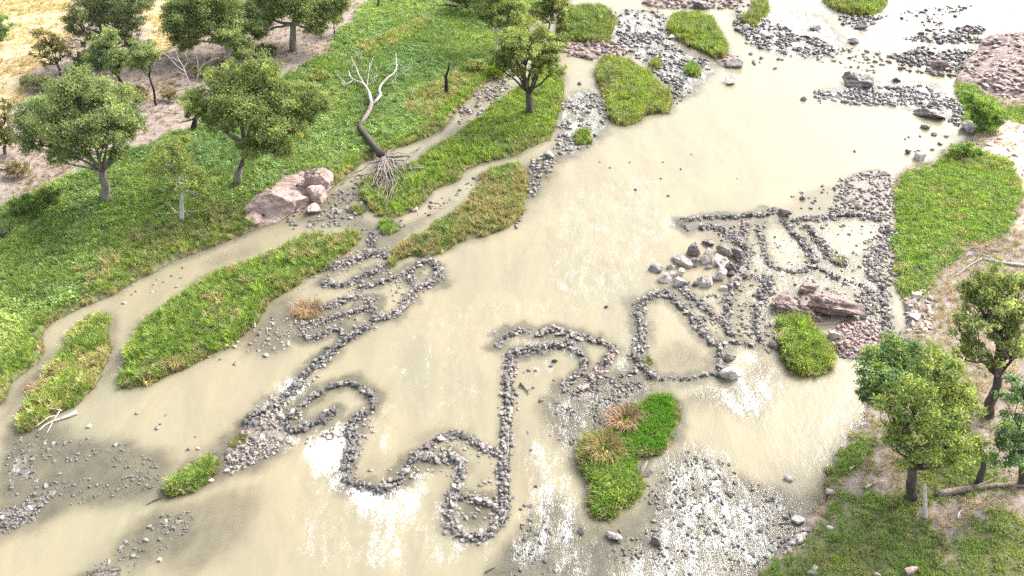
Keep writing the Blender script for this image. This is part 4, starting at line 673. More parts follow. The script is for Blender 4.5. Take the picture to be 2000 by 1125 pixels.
# (centre px, width px, depth-or-height px, rotation deg, height/width, material, label)
BOULD = [
 ((548,388),112,60,18,.42,M_PINK,'largest pink sandstone boulder, flat and cracked, on the left bank'), ((617,349),76,44,8,.5,M_PINK,'upper pink sandstone block on the left bank, nearest the roots'), ((622,380),44,30,0,.7,M_PINK,'rounded pink boulder wedged below the upper pink block'), ((612,407),30,24,10,.6,M_PINK,'smallest pink boulder, lowest in the left bank rock pile'), ((497,418),46,30,0,.4,M_PINK,'low pink rock at the left end of the bank rock pile'), ((650,410),20,12,0,.5,M_PALE,'flat pale stone in the channel right of the pink boulders'),
 ((1281,521),33,17,-8,.45,M_BOULDER,'leftmost boulder of the pile, low and log shaped'), ((1298,538),26,30,30,.7,M_BOULDER,'pale pointed boulder at the lower left of the pile'), ((1312,520),15,11,0,.7,M_BOULDER,'small dark boulder behind the pointed one in the pile'), ((1311,534),16,18,60,.7,M_BOULDER,'small upright boulder beside the pointed one in the pile'), ((1327,534),20,12,25,.7,M_BOULDER,'small boulder above the two lower left blocks of the pile'), ((1326,548),28,22,35,.65,M_BOULDER,'jagged pale boulder at the bottom of the left group'), ((1339,553),16,14,0,.6,M_DARKR,'small dark wedge at the right of the left boulder group'),
 ((1331,506),36,22,-42,.5,M_BOULDER,'smooth whitish curved boulder left of the big cube'), ((1356,487),26,26,50,.8,M_DARKR,'tall craggy brown boulder behind the curved white one'), ((1354,510),22,24,-60,.7,M_BOULDER,'craggy boulder between the curved white one and the cube'), ((1379,502),33,30,-8,.75,M_BOULDER,'big cube shaped boulder in the middle of the pile'), ((1386,475),28,13,-15,.5,M_DARKR,'dark wedge boulder at the very top of the pile'), ((1413,487),40,20,-20,.45,M_BOULDER,'long slanting pale boulder at the upper right of the pile'), ((1441,497),34,16,-35,.45,M_DARKR,'dark slab at the right end of the boulder pile'),
 ((1408,507),36,24,25,.55,M_BOULDER,'rough flat boulder right of the big cube'), ((1426,521),26,22,-40,.6,M_DARKR,'dark folded boulder at the right of the pile'), ((1376,543),28,42,65,.75,M_BOULDER,'tallest upright egg shaped boulder in front of the pile'), ((1403,537),27,24,-5,.75,M_BOULDER,'squarish boulder right of the egg shaped one'), ((1358,552),10,13,60,.9,M_DARKR,'little dark stone standing left of the egg shaped boulder'), ((1411,561),22,11,-10,.5,M_PALE,'flat pale boulder just below the squarish one'), ((1449,526),17,14,0,.6,M_PALE,'small round pale boulder at the right of the pile'), ((1383,521),12,10,0,.8,M_BOULDER,'small peak shaped stone behind the egg shaped boulder'), ((1428,532),17,13,10,.6,M_DARKR,'small dark stone between squarish and round pale boulders'),
 ((1462,415),24,16,0,.55,M_DARKR,'left dark topped boulder on the upper trap line'), ((1531,414),30,17,-5,.5,M_DARKR,'right dark topped boulder on the upper trap line'), ((1568,383),18,12,0,.5,M_DARKR,'dark boulder in open water above the upper traps'), ((1588,394),8,9,0,.6,M_DARKR,'small upright dark stone above the upper traps'), ((1653,387),22,12,0,.4,M_BOULDER,'pale flat boulder in rubble above the white pool'),
 ((1430,730),38,24,-5,.6,M_BOULDER,'big rounded boulder at the lower right corner of the grey triangular pool'), ((1426,694),28,22,10,.6,M_BOULDER,'craggy boulder above the big rounded one'), ((1475,634),7,22,80,.5,M_DARKR,'thin upright stone in the curved row left of the reeds'),
 ((1577,560),40,26,-15,.5,M_STRATA,'dark crusted rock crest behind the layered pink rock'), ((1615,592),104,52,-20,.42,M_STRATA,'largest layered pink rock outcrop near the bushy reed clump'), ((1540,594),44,34,-10,.55,M_STRATA,'rounded pink rock at the left of the layered outcrop'), ((1574,613),58,26,-30,.45,M_STRATA,'low pink ridge along the front left of the layered outcrop'), ((1655,603),36,26,10,.5,M_STRATA,'right end block of the layered pink outcrop'), ((1530,573),26,12,0,.4,M_DARKR,'flat dark slab behind the rounded pink rock'),
 ((1522,655),27,18,0,.6,M_PALE,'pale boulder touching the left side of the bushy reeds'), ((1512,672),26,16,-10,.5,M_DARKR,'dark boulder below the pale one beside the bushy reeds'), ((1629,650),28,24,-30,.6,M_PALE,'pale cracked boulder behind the bushy reeds'), ((1662,638),12,6,0,.4,M_PALE,'thin white slab on the rubble flat behind the reeds'),
 ((1675,157),70,25,-6,.4,M_DARKR,'lone grey slab standing in the upper right pool'), ((1817,221),60,24,-30,.4,M_DARKR,'long tilted slab at the edge of the upper right pool'), ((1818,204),26,14,-35,.5,M_DARKR,'dark block behind the tilted slab'), ((1804,246),22,12,0,.5,M_DARKR,'small boulder below the tilted slab'), ((1750,155),22,10,-30,.5,M_DARKR,'small dark boulder left of the rock ledge'), ((1832,132),42,16,0,.35,M_STRATA,'flat pinkish rock island in front of the ledge'),
 ((1895,248),34,18,-10,.5,M_BOULDER,'grey boulder pair at the foot of the right bank shrub'), ((1773,296),18,9,0,.5,M_DARKR,'dark flat stone at the upper tip of the right bank'), ((1795,305),30,18,-20,.4,M_BOULDER,'pale rock at the upper tip of the right bank'), ((1427,158),26,15,0,.6,M_BOULDER,'pale pyramid shaped boulder in the cream pool'), ((1570,193),17,9,0,.6,M_DARKR,'small dark rock with a snagged twig in the cream pool'), ((1073,300),20,16,0,.6,M_BOULDER,'pale boulder at the lower edge of the tree island'), ((1132,162),13,7,0,.6,M_DARKR,'dark rock in the white pond right of the lone tree'), ((1473,121),10,9,0,.6,M_DARKR,'small rock right of the tail of the wedge island'), ((1466,104),9,6,0,.6,M_DARKR,'smaller rock above the one right of the wedge island'),
 ((1668,80),26,14,0,.4,M_DARKR,'low dark rock cluster below the top reed island'), ((1680,50),38,14,0,.35,M_DARKR,'dark rock shelf under the top reed island'), ((1587,54),28,10,0,.4,M_DARKR,'long dark rock in the topmost rapids'), ((1372,13),60,10,-3,.3,M_DARKR,'dark ledge rock along the top edge of the river'), ((1432,4),32,9,0,.4,M_DARKR,'darkest ledge rock at the top edge of the river'), ((1435,125),34,16,-5,.45,M_BOULDER,'layered rock at the tail of the wedge island'), ((1312,72),15,9,0,.5,M_PALE,'pale boulder at the left point of the wedge island'), ((1460,51),14,8,0,.5,M_PALE,'pale boulder in front of the small double reed clump'),
 ((1280,1053),40,22,-40,.5,M_DARKR,'dark oblong boulder in the bottom right shallows'), ((1197,1044),32,18,-20,.4,M_BOULDER,'brown and white rock below the deep green islet'), ((1134,1035),20,12,-45,.5,M_DARKR,'dark stone at the lower left of the deep green islet'), ((1235,1050),12,9,0,.5,M_WET,'round dark stone right of the brown and white rock'), ((1267,920),22,16,30,.5,M_DARKR,'dark rock tucked into the waist of the deep green islet'), ((1541,932),26,15,-12,.45,M_BOULDER,'flat pale boulder in the shallows near the right bank'), ((1621,958),26,18,-25,.6,M_PALE,'white boulder at the waterline by the tree with the dark trunk'), ((1556,1012),24,22,0,.5,M_BOULDER,'grey brown boulder with dark rim near the right bank'), ((1534,1008),13,12,0,.6,M_WET,'dark round boulder beside the grey brown one'), ((1511,972),11,10,0,.6,M_WET,'dark round stone on the ridge of stones near the right bank'), ((1575,1033),22,15,-15,.5,M_BOULDER,'pale rounded boulder at the grass edge, bottom right'), ((1621,1029),14,12,0,.5,M_PALE,'small white rock in the grass, bottom right'), ((1567,1066),9,8,0,.7,M_WET,'small dark round stone on the pale bedrock, bottom right'), ((1486,1034),14,16,-50,.5,M_WET,'oblong dark stone in the bottom right sparkle'), ((1590,1106),20,14,20,.4,M_PALE,'lower white slab at the bottom right bank'), ((1585,1118),26,10,0,.4,M_PALE,'lowest white slab touching the bottom edge'), ((1685,828),24,12,10,.4,M_PALE,'white rock at the waterline under the blue green tree'), ((1776,1112),34,22,10,.5,M_PINK,'orange brown rock at the bottom edge among grass'), ((1712,1118),20,16,0,.5,M_PINK,'small orange brown rock left of the larger one'),
 ((1790,573),24,18,0,.55,M_PALE,'topmost pale boulder of the right bank rock row'), ((1780,590),26,15,-5,.5,M_PALE,'second pale boulder down the right bank rock row'), ((1784,614),26,22,10,.6,M_PALE,'largest pale boulder of the right bank rock row'), ((1780,632),14,12,0,.6,M_PALE,'pale stone just under the largest of the rock row'), ((1792,632),13,11,0,.6,M_PINK,'pinkish stone low in the right bank rock row'), ((1773,645),14,11,20,.6,M_PALE,'lowest left pale stone of the right bank rock row'), ((1801,640),15,11,0,.5,M_PINK,'lowest right stone of the right bank rock row'), ((1772,603),13,12,0,.6,M_DARKR,'dark stone at the waterline of the right bank rock row'), ((1800,598),14,11,0,.5,M_PINK,'pinkish stone behind the largest of the rock row'), ((1803,614),12,10,0,.5,M_PINK,'small pink stone right of the largest of the rock row'), ((1800,655),18,10,0,.5,M_PALE,'pale slab just above the blue green tree crown'), ((1817,580),12,9,0,.5,M_BOULDER,'small grey stone right of the topmost pale boulder'),
 ((770,400),10,18,60,.4,M_PALE,'thin whitish slab standing in the grass near the roots'), ((812,408),13,11,0,.6,M_BOULDER,'grey stone at the lower edge of the tree island'), ((57,990),15,13,0,.6,M_PALE,'round white boulder at the lower left'), ((5,1010),14,11,0,.6,M_PALE,'white boulder at the left edge of the gravel corner'), ((174,831),13,10,0,.5,M_PALE,'single whitish stone in the beige water right of the driftwood'), ((286,1052),12,13,0,.6,M_PALE,'bright white boulder near the bottom edge'), ((312,1091),12,9,0,.6,M_PALE,'second white boulder near the bottom edge'), ((444,916),14,11,0,.6,M_PALE,'white boulder touching the tip of the grass sliver'), ((412,937),11,10,0,.6,M_PALE,'white stone at the lower side of the grass sliver'), ((387,875),12,7,0,.5,M_PALE,'flat white stone above the grass sliver'), ((242,590),12,8,0,.5,M_PALE,'large whitish stone in the left side channel'), ((497,635),12,9,0,.6,M_PALE,'whitish stone at the right edge of the long island'), ((521,693),11,9,0,.6,M_PALE,'pale boulder alone in the beige shallows below the long island'), ((563,671),9,8,0,.6,M_PALE,'small pale stone right of the pale boulder in beige shallows'), ((1183,598),10,6,0,.6,M_WET,'dark stone alone in the wide rippled pool'), ((711,764),10,9,0,.7,M_PALE,'white boulder on the thin stone hook'), ((984,870),14,12,0,.7,M_PALE,'white boulder at the foot of the long straight wall'), ((966,983),13,16,-50,.5,M_BOULDER,'long brown stone at the end of the short cross wall'), ((1085,704),14,8,-10,.6,M_WET,'biggest dark stone in the pool of the P shaped trap'),
]
for i, ((cx, cy), wpx, hpx, rot, hr, mt, lab) in enumerate(BOULD):
    p = hit(cx, cy+hpx*.30); wm = metres(wpx, p.y)*.5*(1.42 if mt == M_STRATA and wpx > 30 else 1.25 if (mt in (M_BOULDER, M_DARKR) and 1260 < cx < 1460 and 465 < cy < 570) else 1.12 if mt == M_BOULDER else 1.); ang = math.atan2(CAM_H, p.y)
    hz = max(wm*hr*1.3, .06); dm = max(metres(hpx, p.y)*.5/math.sin(ang)*.80, wm*.35) if hpx < wpx*1.05 else max(metres(hpx, p.y)*.5/math.sin(ang)*.62, wm*.45)
    big = wpx > 40
    me = boulder_mesh(500+i, wm*1.12, dm*1.1, hz, 12, 5 if wpx > 70 else (4 if wpx > 20 else 3), .16 if big else .11, .34 if mt in (M_STRATA,) else (.10 if mt == M_DARKR and wpx > 20 else .05 if mt == M_PINK and big else 0.))
    me.materials.append(mt); o = link('boulder', me, None, None, (p.x, p.y, p.z+hz*.42)); o.rotation_euler = (0, 0, math.radians(rot)); tag(o, lab, 'boulder')
# ------------------------------------------------------------------ trees, dead wood, shrubs
def mat_bark(name, a, b, c, scale=2.5):
    t = NT(name); p = t.obj(); n1, n2 = t.noise(scale, 5, .7, t.mapv(p, (1.6, 1.6, .35))), t.noise(scale*3, 4, .7, p)
    col = t.mix(t.ramp(n1, .35, .65), a, b); col = t.mix(t.ramp(n2, .55, .75), col, c)
    return t.done(t.bsdf(col, .85, t.bump(n1, .7, .06), .2))
M_BARK = mat_bark('dark_rough_bark', (.05, .042, .036), (.12, .10, .088), (.20, .175, .155))
M_GREYBARK = mat_bark('grey_bark', (.13, .11, .098), (.27, .24, .215), (.40, .365, .335))
M_WHITE = mat_bark('bleached_dead_wood', (.42, .39, .36), (.60, .57, .54), (.70, .68, .66))
M_SILVER = mat_bark('silver_dead_wood', (.27, .25, .235), (.45, .43, .41), (.58, .56, .54))
M_ROOT = mat_bark('weathered_root', (.12, .10, .088), (.27, .235, .21), (.46, .43, .40))
M_BLACK = mat_bark('charred_wood', (.018, .016, .016), (.04, .036, .034), (.08, .072, .066))
M_LOG = mat_bark('brown_log', (.13, .095, .075), (.28, .225, .185), (.40, .345, .30))
M_CROWN = mat_leaf('gum_leaf', 'GEOMETRY', .45, .52)
def tube(pts, rad, sides=7):
    pts = [Vector(p) for p in pts]; V, F = [], []
    for i, p in enumerate(pts):
        d = (pts[min(i+1, len(pts)-1)]-pts[max(i-1, 0)]).normalized(); u = d.cross(Vector((.31, .17, .93)) if abs(d.z) < .9 else Vector((1, .2, 0))).normalized(); w = d.cross(u)
        for k in range(sides):
            a = 2*math.pi*k/sides; V.append(p+(u*math.cos(a)+w*math.sin(a))*rad[i]*(1+.12*math.sin(3*a+i*1.7)))
    for i in range(len(pts)-1):
        for k in range(sides): F.append((i*sides+k, i*sides+(k+1) % sides, (i+1)*sides+(k+1) % sides, (i+1)*sides+k))
    n = len(V); V += [pts[0], pts[-1]]
    for k in range(sides): F.append((n, (k+1) % sides, k, k)); F.append((n+1, (len(pts)-1)*sides+k, (len(pts)-1)*sides+(k+1) % sides, (len(pts)-1)*sides+(k+1) % sides))
    return V, F
class MB:
    def __init__(s): s.v, s.f = [], []
    def add(s, vf):
        n = len(s.v); s.v += vf[0]; s.f += [tuple(dict.fromkeys(i+n for i in q)) for q in vf[1]]
    def build(s, name, mat, parent, base):
        b = Vector(base); me = bpy.data.meshes.new(name); me.from_pydata([v-b for v in s.v], [], s.f); me.polygons.foreach_set('use_smooth', [True]*len(me.polygons)); me.update()
        return link(name, me, mat, parent)
def wiggle(a, b, n, amp, rng, sag=0.):
    a, b = Vector(a), Vector(b); L = (b-a).length; out = []; ph = Vector(rng.normal(0, 1, 3))
    for i in range(n+1):
        t = i/n; off = Vector((mnoise.noise(ph+Vector((t*2.2, 0, 0))), mnoise.noise(ph+Vector((7, t*2.2, 0))), mnoise.noise(ph+Vector((0, 9, t*2.2)))))*amp*L*math.sin(math.pi*t)
        out.append(a.lerp(b, t)+off+Vector((0, 0, sag*L*math.sin(math.pi*t))))
    return out
def tree(label, base_px, lobes, tr, cols, dens=1., bark=M_BARK, fork_px=None, leaf=(.28, .055), seed=0, name='gum_tree', stems=1, open_=0., limb_r=.42, hang=.6, group=None):
    """lobes: (px, py, radius px[, depth offset m[, flatten]]) foliage masses; everything stands in the plane of the trunk unless an offset says otherwise"""
    rng = np.random.default_rng(900+seed); B = hit(*base_px); root = empty(name, B); tag(root, label, 'tree', group)
    LB_ = []
    for q in lobes:
        dy = q[3] if len(q) > 3 else 0.; c = on_plane_y(q[0], q[1], B.y+dy); r = metres(q[2], c.y, c.z)*1.1; LB_.append((c, r, q[4] if len(q) > 4 else .75))
    top = sum((c for c, r, f in LB_), Vector())/len(LB_)
    F = on_plane_y(*fork_px, B.y) if fork_px else B.lerp(top, .42)
    tk = MB(); path = wiggle(B-Vector((0, 0, .3)), F, 5, .07, rng); tk.add(tube([path[0]]+path, [tr*1.55]+[tr*(1.25-.45*(i/5)**.6) for i in range(6)], 9)); tk.build('trunk', bark, root, B)
    LV, LF, LT, LS = [], [], [], []; nb = 0
    for c, r, fl in LB_:
        lm = MB(); tgt = c-Vector((0, 0, r*.35)); p = wiggle(F, tgt, 5, .16, rng, .05); r0 = tr*limb_r*(.75+.5*min(1, r/2.2)); lm.add(tube(p, [r0*(1-.75*i/5)+.015 for i in range(6)], 6))
        nc = max(7, int(15*r**1.5*dens)); cl = []
        for k in range(nc):
            d = Vector(rng.normal(0, 1, 3)); d.normalize(); d.z = d.z*.9+.12; rr = r*(rng.uniform(.35, 1.0)**.6)*(1.3 if rng.random() < .28 else 1.); q = c+Vector((d.x*rr, d.y*rr, d.z*rr*fl)); cl.append(q)
            if k % 2 == 0 or open_ > 0: s = p[3+int(rng.integers(0, 3))]; w = wiggle(s, q, 3, .18, rng, .04); lm.add(tube(w, [.045+.012*r, .035, .025, .012], 4))
        lm.build('limb', bark, root, B)
        for q in cl:
            cr = r*rng.uniform(.16, .40)*(1-.3*open_)+.12; nl = int(rng.uniform(85, 130)*(cr/.6)**1.5*(1-.35*open_)); base = np.array(cols[int(rng.integers(0, len(cols)))])*rng.uniform(.82, 1.18)
            P = rng.normal(0, 1, (nl, 3)); P /= np.linalg.norm(P, axis=1)[:, None]; P *= (cr*np.abs(rng.normal(.62, .34, (nl, 1)))); P[:, 2] *= .72; P += np.array(q)
            U = rng.normal(0, 1, (nl, 3)); U[:, 2] -= hang; U /= np.linalg.norm(U, axis=1)[:, None]; N_ = rng.normal(0, 1, (nl, 3)); N_[:, 2] += .8; S = np.cross(U, N_); S /= np.linalg.norm(S, axis=1)[:, None]+1e-6
            L = leaf[0]*rng.uniform(.7, 1.3, (nl, 1)); w = leaf[1]*rng.uniform(.8, 1.3, (nl, 1))
            V = np.stack([P-U*L*.5, P+S*w, P+U*L*.5, P-S*w], 1).reshape(-1, 3); k = np.arange(nl)*4+nb
            LV.append(V); LF.append(np.stack([k, k+1, k+2, k+3], 1)); nb += nl*4; LT.append(np.repeat(base[None], nl*4, 0)); LS.append(np.repeat(rng.random(nl), 4))
    me = mesh_np('crown', np.concatenate(LV)-np.array(B), np.concatenate(LF), {'tint': np.concatenate(LT), 'shade': np.concatenate(LS)}); link('crown', me, M_CROWN, root)
    return root, B, F, LB_
GUM = [(.26,.32,.17), (.33,.39,.20), (.21,.265,.145), (.39,.43,.22)]
GUMY = [(.32,.37,.165), (.38,.42,.19), (.26,.31,.145), (.21,.265,.125)]
GREYG = [(.22,.26,.16), (.28,.31,.19), (.18,.215,.13)]
OLV = [(.25,.24,.125), (.31,.28,.15), (.19,.19,.10)]
BLUEG = [(.16,.25,.165), (.22,.32,.19), (.26,.36,.17)]
tree('broad rounded gum tree with pale dense crown and grey trunk, far left', (205,392), [(90,225,44,1.5),(150,185,46,0),(215,200,44,1),(130,245,42,-1.5),(200,250,46,-2),(75,270,32,0),(250,250,30,1),(150,290,30,-1.5,.6),(115,305,22,-1),(232,300,22,0,.6),(262,242,14,0,.6)], .43, GUM, 1.15, M_GREYBARK, (200,335), seed=1, limb_r=.34)
tree('wide olive gum tree leaning right, second large tree from the left bank rocks', (462,358), [(400,200,38,1),(450,160,40,2),(510,150,38,2),(560,195,40,1),(610,195,34,1.5),(470,215,42,-1.5),(530,240,38,-2),(430,240,26,-1),(585,245,28,-1),(545,290,26,-2,.6),(500,290,24,-2,.6),(385,215,20,0)], .38, GUMY+[(.18,.225,.09)], 1.0, M_GREYBARK, (480,285), seed=2)
tree('thin scraggly pale green tree with white stem between the two big gums', (352,432), [(330,310,38,0),(370,350,30,-.5),(300,330,22,.5),(395,380,20,-.5,.6),(345,280,22,1),(320,370,18,0,.5),(412,385,14,0,.5)], .22, [(.32,.37,.145), (.38,.41,.16), (.26,.32,.12)], .75, M_WHITE, (358,372), seed=3, open_=.3)
tree('multi stemmed white limbed gum at the top left, left of the twisted trunk', (452,118), [(370,40,42,1),(420,20,42,2),(360,80,26,0),(455,70,30,-1),(480,100,22,-2),(410,-10,40,2),(345,20,26,1),(480,40,30,2)], .33, GUM+[(.15,.19,.085)], 1.0, M_WHITE, (440,85), seed=4, limb_r=.5)
tree('gum with thick twisted pale trunk touching the top edge', (572,98), [(520,20,36,1),(600,15,40,1),(570,-15,48,2),(640,20,30,1),(510,60,22,-1),(620,55,20,0,.5),(660,-5,28,2)], .48, [(.23,.28,.14), (.30,.34,.165), (.19,.235,.125)], .9, M_GREYBARK, (572,48), seed=5)
tree('sparse grey green gum at the upper left, in front of golden grass', (232,128), [(170,15,34,1),(220,20,36,1),(160,50,28,0),(225,60,30,0),(260,40,28,0),(265,85,24,-1,.6),(200,-10,36,2),(270,0,30,1),(180,85,18,0,.6)], .26, GREYG, .7, M_GREYBARK, (225,95), seed=6, open_=.35)
tree('small leaning tree with short black trunk, left of the dead white branches', (244,174), [(205,95,26,0),(190,120,22,0),(225,125,22,0),(215,75,18,.5),(240,110,14,0)], .20, GUM+BLUEG[:1], .9, M_BLACK, (230,148), seed=7)
tree('slender tree with thin bare dark stem, right of the black trunked one', (306,205), [(280,100,22,0),(270,125,18,0),(292,115,16,.5),(262,108,12,0)], .13, GUM, .9, M_BLACK, (292,150), seed=8)
tree('dull brownish wispy tree among the golden grass, upper left', (118,148), [(90,75,20,0),(105,90,22,0),(75,100,18,0),(120,105,16,.5),(95,120,16,-.5)], .14, OLV, .6, M_BARK, (112,125), (.26,.06), 9, open_=.6)
tree('dark bushy tree poking in at the left edge, top', (-12,90), [(-8,45,22,0),(0,62,16,0),(-15,70,18,0)], .16, BLUEG, 1., M_BARK, seed=10)
tree('drab olive tree cut by the left edge, beside the broad gum', (8,300), [(5,215,22,0),(20,245,20,0),(0,255,22,-.5),(30,270,14,0),(10,275,18,0)], .18, OLV+GREYG, .65, M_BARK, seed=11, open_=.4)
tree('small bright sapling with thin dark stem near the top, left of the green slope', (653,66), [(645,30,17,0),(655,20,14,0),(660,40,10,0)], .09, GUMY, .9, M_BLACK, (652,48), (.24,.07), 12)
tree('lone umbrella shaped tree standing on the bright grass island', (1035,222), [(1000,80,28,1),(1040,75,30,1),(1075,85,24,0),(985,105,22,0),(1025,100,30,-1.5),(1065,110,26,-1),(1095,75,14,1),(975,125,18,0,.6),(1085,135,18,0,.7),(1005,135,20,-1,.6),(1045,138,16,-1,.6)], .48, GUMY+[(.20,.225,.08)], .9, M_BARK, (1033,182), seed=13, limb_r=.36, open_=.1)
tree('yellowish tree with dead white twigs behind the lone umbrella tree', (968,100), [(955,10,26,0),(985,5,28,1),(1000,35,24,-1),(940,30,18,0),(1015,20,18,0),(970,45,16,-1,.6),(960,-15,26,1)], .24, GUMY, .85, M_WHITE, (972,72), seed=14, open_=.2)
tree('low olive tree by the side stream at the top centre', (1070,62), [(1050,18,18,0),(1080,10,22,0),(1100,18,16,0),(1068,35,16,-.5,.7),(1085,-8,22,1),(1095,42,13,0,.7)], .18, GUMY+OLV, .9, M_BARK, seed=15)
tree('dark leafed tree at the top edge above the fallen dark log', (935,30), [(915,-5,22,0),(935,5,16,0),(895,-8,18,.5)], .22, [(.12,.15,.07), (.15,.18,.085)], 1., M_BARK, seed=16)
tree('blue green dense rounded tree leaning over the water at right', (1775,845), [(1755,690,36,1),(1720,715,34,0),(1790,700,34,.5),(1700,750,28,-.5),(1750,740,40,-1.5),(1715,780,24,-1,.7),(1790,750,34,-.5),(1680,775,12,-.5,.7)], .34, BLUEG+[(.25,.33,.13)], 1.15, M_BARK, seed=17, hang=.9)
tree('yellow green feathery tree with short dark trunk, front right', (1785,972), [(1830,715,38,2),(1790,770,40,0),(1850,770,42,1),(1820,820,46,-1.5),(1740,790,28,-.5),(1880,800,34,1),(1760,840,32,-1),(1860,860,40,-.5),(1800,880,34,-2),(1890,870,28,.5),(1745,865,18,-1,.6),(1840,905,26,-1,.6),(1770,905,18,-1,.6)], .34, [(.29,.35,.13), (.36,.41,.16), (.23,.30,.12), (.19,.26,.105)], 1.1, M_BARK, (1782,915), seed=18, leaf=(.26, .045), hang=.9)
tree('dark stemmed tree with open olive crown near the right edge', (1930,812), [(1910,570,36,1),(1955,560,36,1),(1930,610,40,-.5),(1985,610,34,0),(1880,640,28,0),(1960,660,32,-1),(1905,680,26,-1),(1875,690,18,0,.6),(1985,680,26,0),(1995,560,28,1),(1940,705,18,-1,.6)], .36, GUMY+[(.18,.215,.08)], .85, M_BARK, (1950,735), seed=19, open_=.2)
tree('blue green drooping tree cut by the right edge', (2000,945), [(1990,800,30,0),(1975,850,28,-.5),(2010,860,34,0),(1965,890,22,-1,.8),(1995,900,26,-1,.8),(2000,750,24,.5)], .26, BLUEG, 1.0, M_BARK, seed=20, hang=1.)
# shrubs on the right bank and at the left margin
def shrub(label, base_px, lobes, cols, seed, leaf=(.30, .05)):
    r, B, F, L = tree(label, base_px, lobes, .05, cols, 1.5, M_BARK, leaf=leaf, seed=seed, name='shrub', limb_r=.6, hang=-.3); r['category'] = 'shrub'
shrub('grey green shrub mass on the right bank beside the pink shelf', (1925,252), [(1905,205,18,.5),(1925,215,20,0),(1945,222,16,0),(1915,235,16,-.5),(1938,240,14,-.5),(1893,185,12,1)], [(.22,.33,.10), (.28,.40,.12), (.19,.27,.13)], 31)
shrub('bright yellow green round bush at the side stream edge', (970,152), [(969,137,13,0),(978,143,9,0)], [(.36,.44,.07), (.30,.40,.07)], 32)
shrub('low grey green shrub at the top of the right bank lawn', (1885,305), [(1870,292,13,0),(1890,290,13,0),(1905,298,12,0)], [(.22,.33,.12), (.27,.38,.13)], 33)
shrub('dark green shrub at the foot of the broad gum', (55,420), [(70,395,22,0),(40,405,18,0),(100,385,16,.5)], [(.16,.23,.09), (.21,.28,.10)], 34)
shrub('brown twiggy bush below the slender stemmed tree', (262,210), [(255,190,14,0),(272,185,14,0),(262,175,11,0)], [(.20,.14,.10), (.24,.18,.12)], 35)
BR = [(.27,.21,.14), (.33,.27,.17), (.25,.24,.12)]
shrub('brown twiggy scrub between the broad gum and slender stemmed tree', (222,235), [(210,222,12,0),(228,220,11,0)], BR, 36)
shrub('low rusty scrub on the litter right of the slender stemmed tree', (332,196), [(325,184,10,0),(340,186,9,0)], BR, 37)
shrub('olive scrub on the litter below the white limbed gum', (402,150), [(395,136,12,0),(412,140,10,0)], [(.26,.27,.13), (.31,.31,.16)], 38)
shrub('olive bush at the litter edge left of the fallen tree', (628,170), [(618,150,14,0),(635,156,12,0)], [(.28,.32,.13), (.34,.36,.15)], 39)
shrub('grey scrub behind the broad gum, next to the golden grass', (72,176), [(60,160,14,0),(80,158,14,0),(95,165,11,0)], [(.25,.27,.17), (.30,.30,.19)], 40)
shrub('dark brush under the sparse grey green gum', (170,132), [(160,116,14,0),(180,112,14,0),(150,124,10,0)], [(.20,.23,.15), (.25,.26,.17)], 41)
shrub('straggly brown bush at the left edge above the ground cover', (35,345), [(22,330,13,0),(42,328,12,0)], BR, 42)
shrub('pale weedy bush on the slope right of the black burnt stump', (930,140), [(920,126,12,0),(938,128,10,0)], [(.33,.36,.16), (.40,.40,.20)], 43)
shrub('dark green bush under the twisted trunk gum', (520,108), [(512,96,13,0),(530,98,11,0)], [(.19,.23,.12), (.24,.27,.14)], 44)
# bare and fallen wood
def poly_limb(mb, pts_px, rads, lift, sides=7):
    pts = []
    for (x, y), h in zip(pts_px, lift): pts.append(hit(x, y, h))
    mb.add(tube(pts, rads, sides)); return pts
def resample(P, n):
    P = [Vector(p) for p in P]; L = [0]
    for a, b in zip(P, P[1:]): L.append(L[-1]+(b-a).length)
    return [Vector([np.interp(L[-1]*i/n, L, [p[k] for p in P]) for k in range(3)]) for i in range(n+1)]
B = hit(742, 296); ft = empty('fallen_tree', B); tag(ft, 'bleached fallen tree with upturned roots lying across the green bank', 'fallen tree')
mb = MB(); poly_limb(mb, [(745,302),(733,288),(718,268),(705,252),(703,243)], [.50,.40,.36,.33,.30], [.9,.8,.65,.5,.4], 10); mb.build('trunk', M_BARK, ft, B)
mb = MB(); up_ = poly_limb(mb, [(703,245),(714,228),(722,215),(726,202)], [.30,.28,.27,.26], [.4,.4,.5,.6], 9); mb.build('trunk', M_ROOT, ft, B)
rng = np.random.default_rng(5)
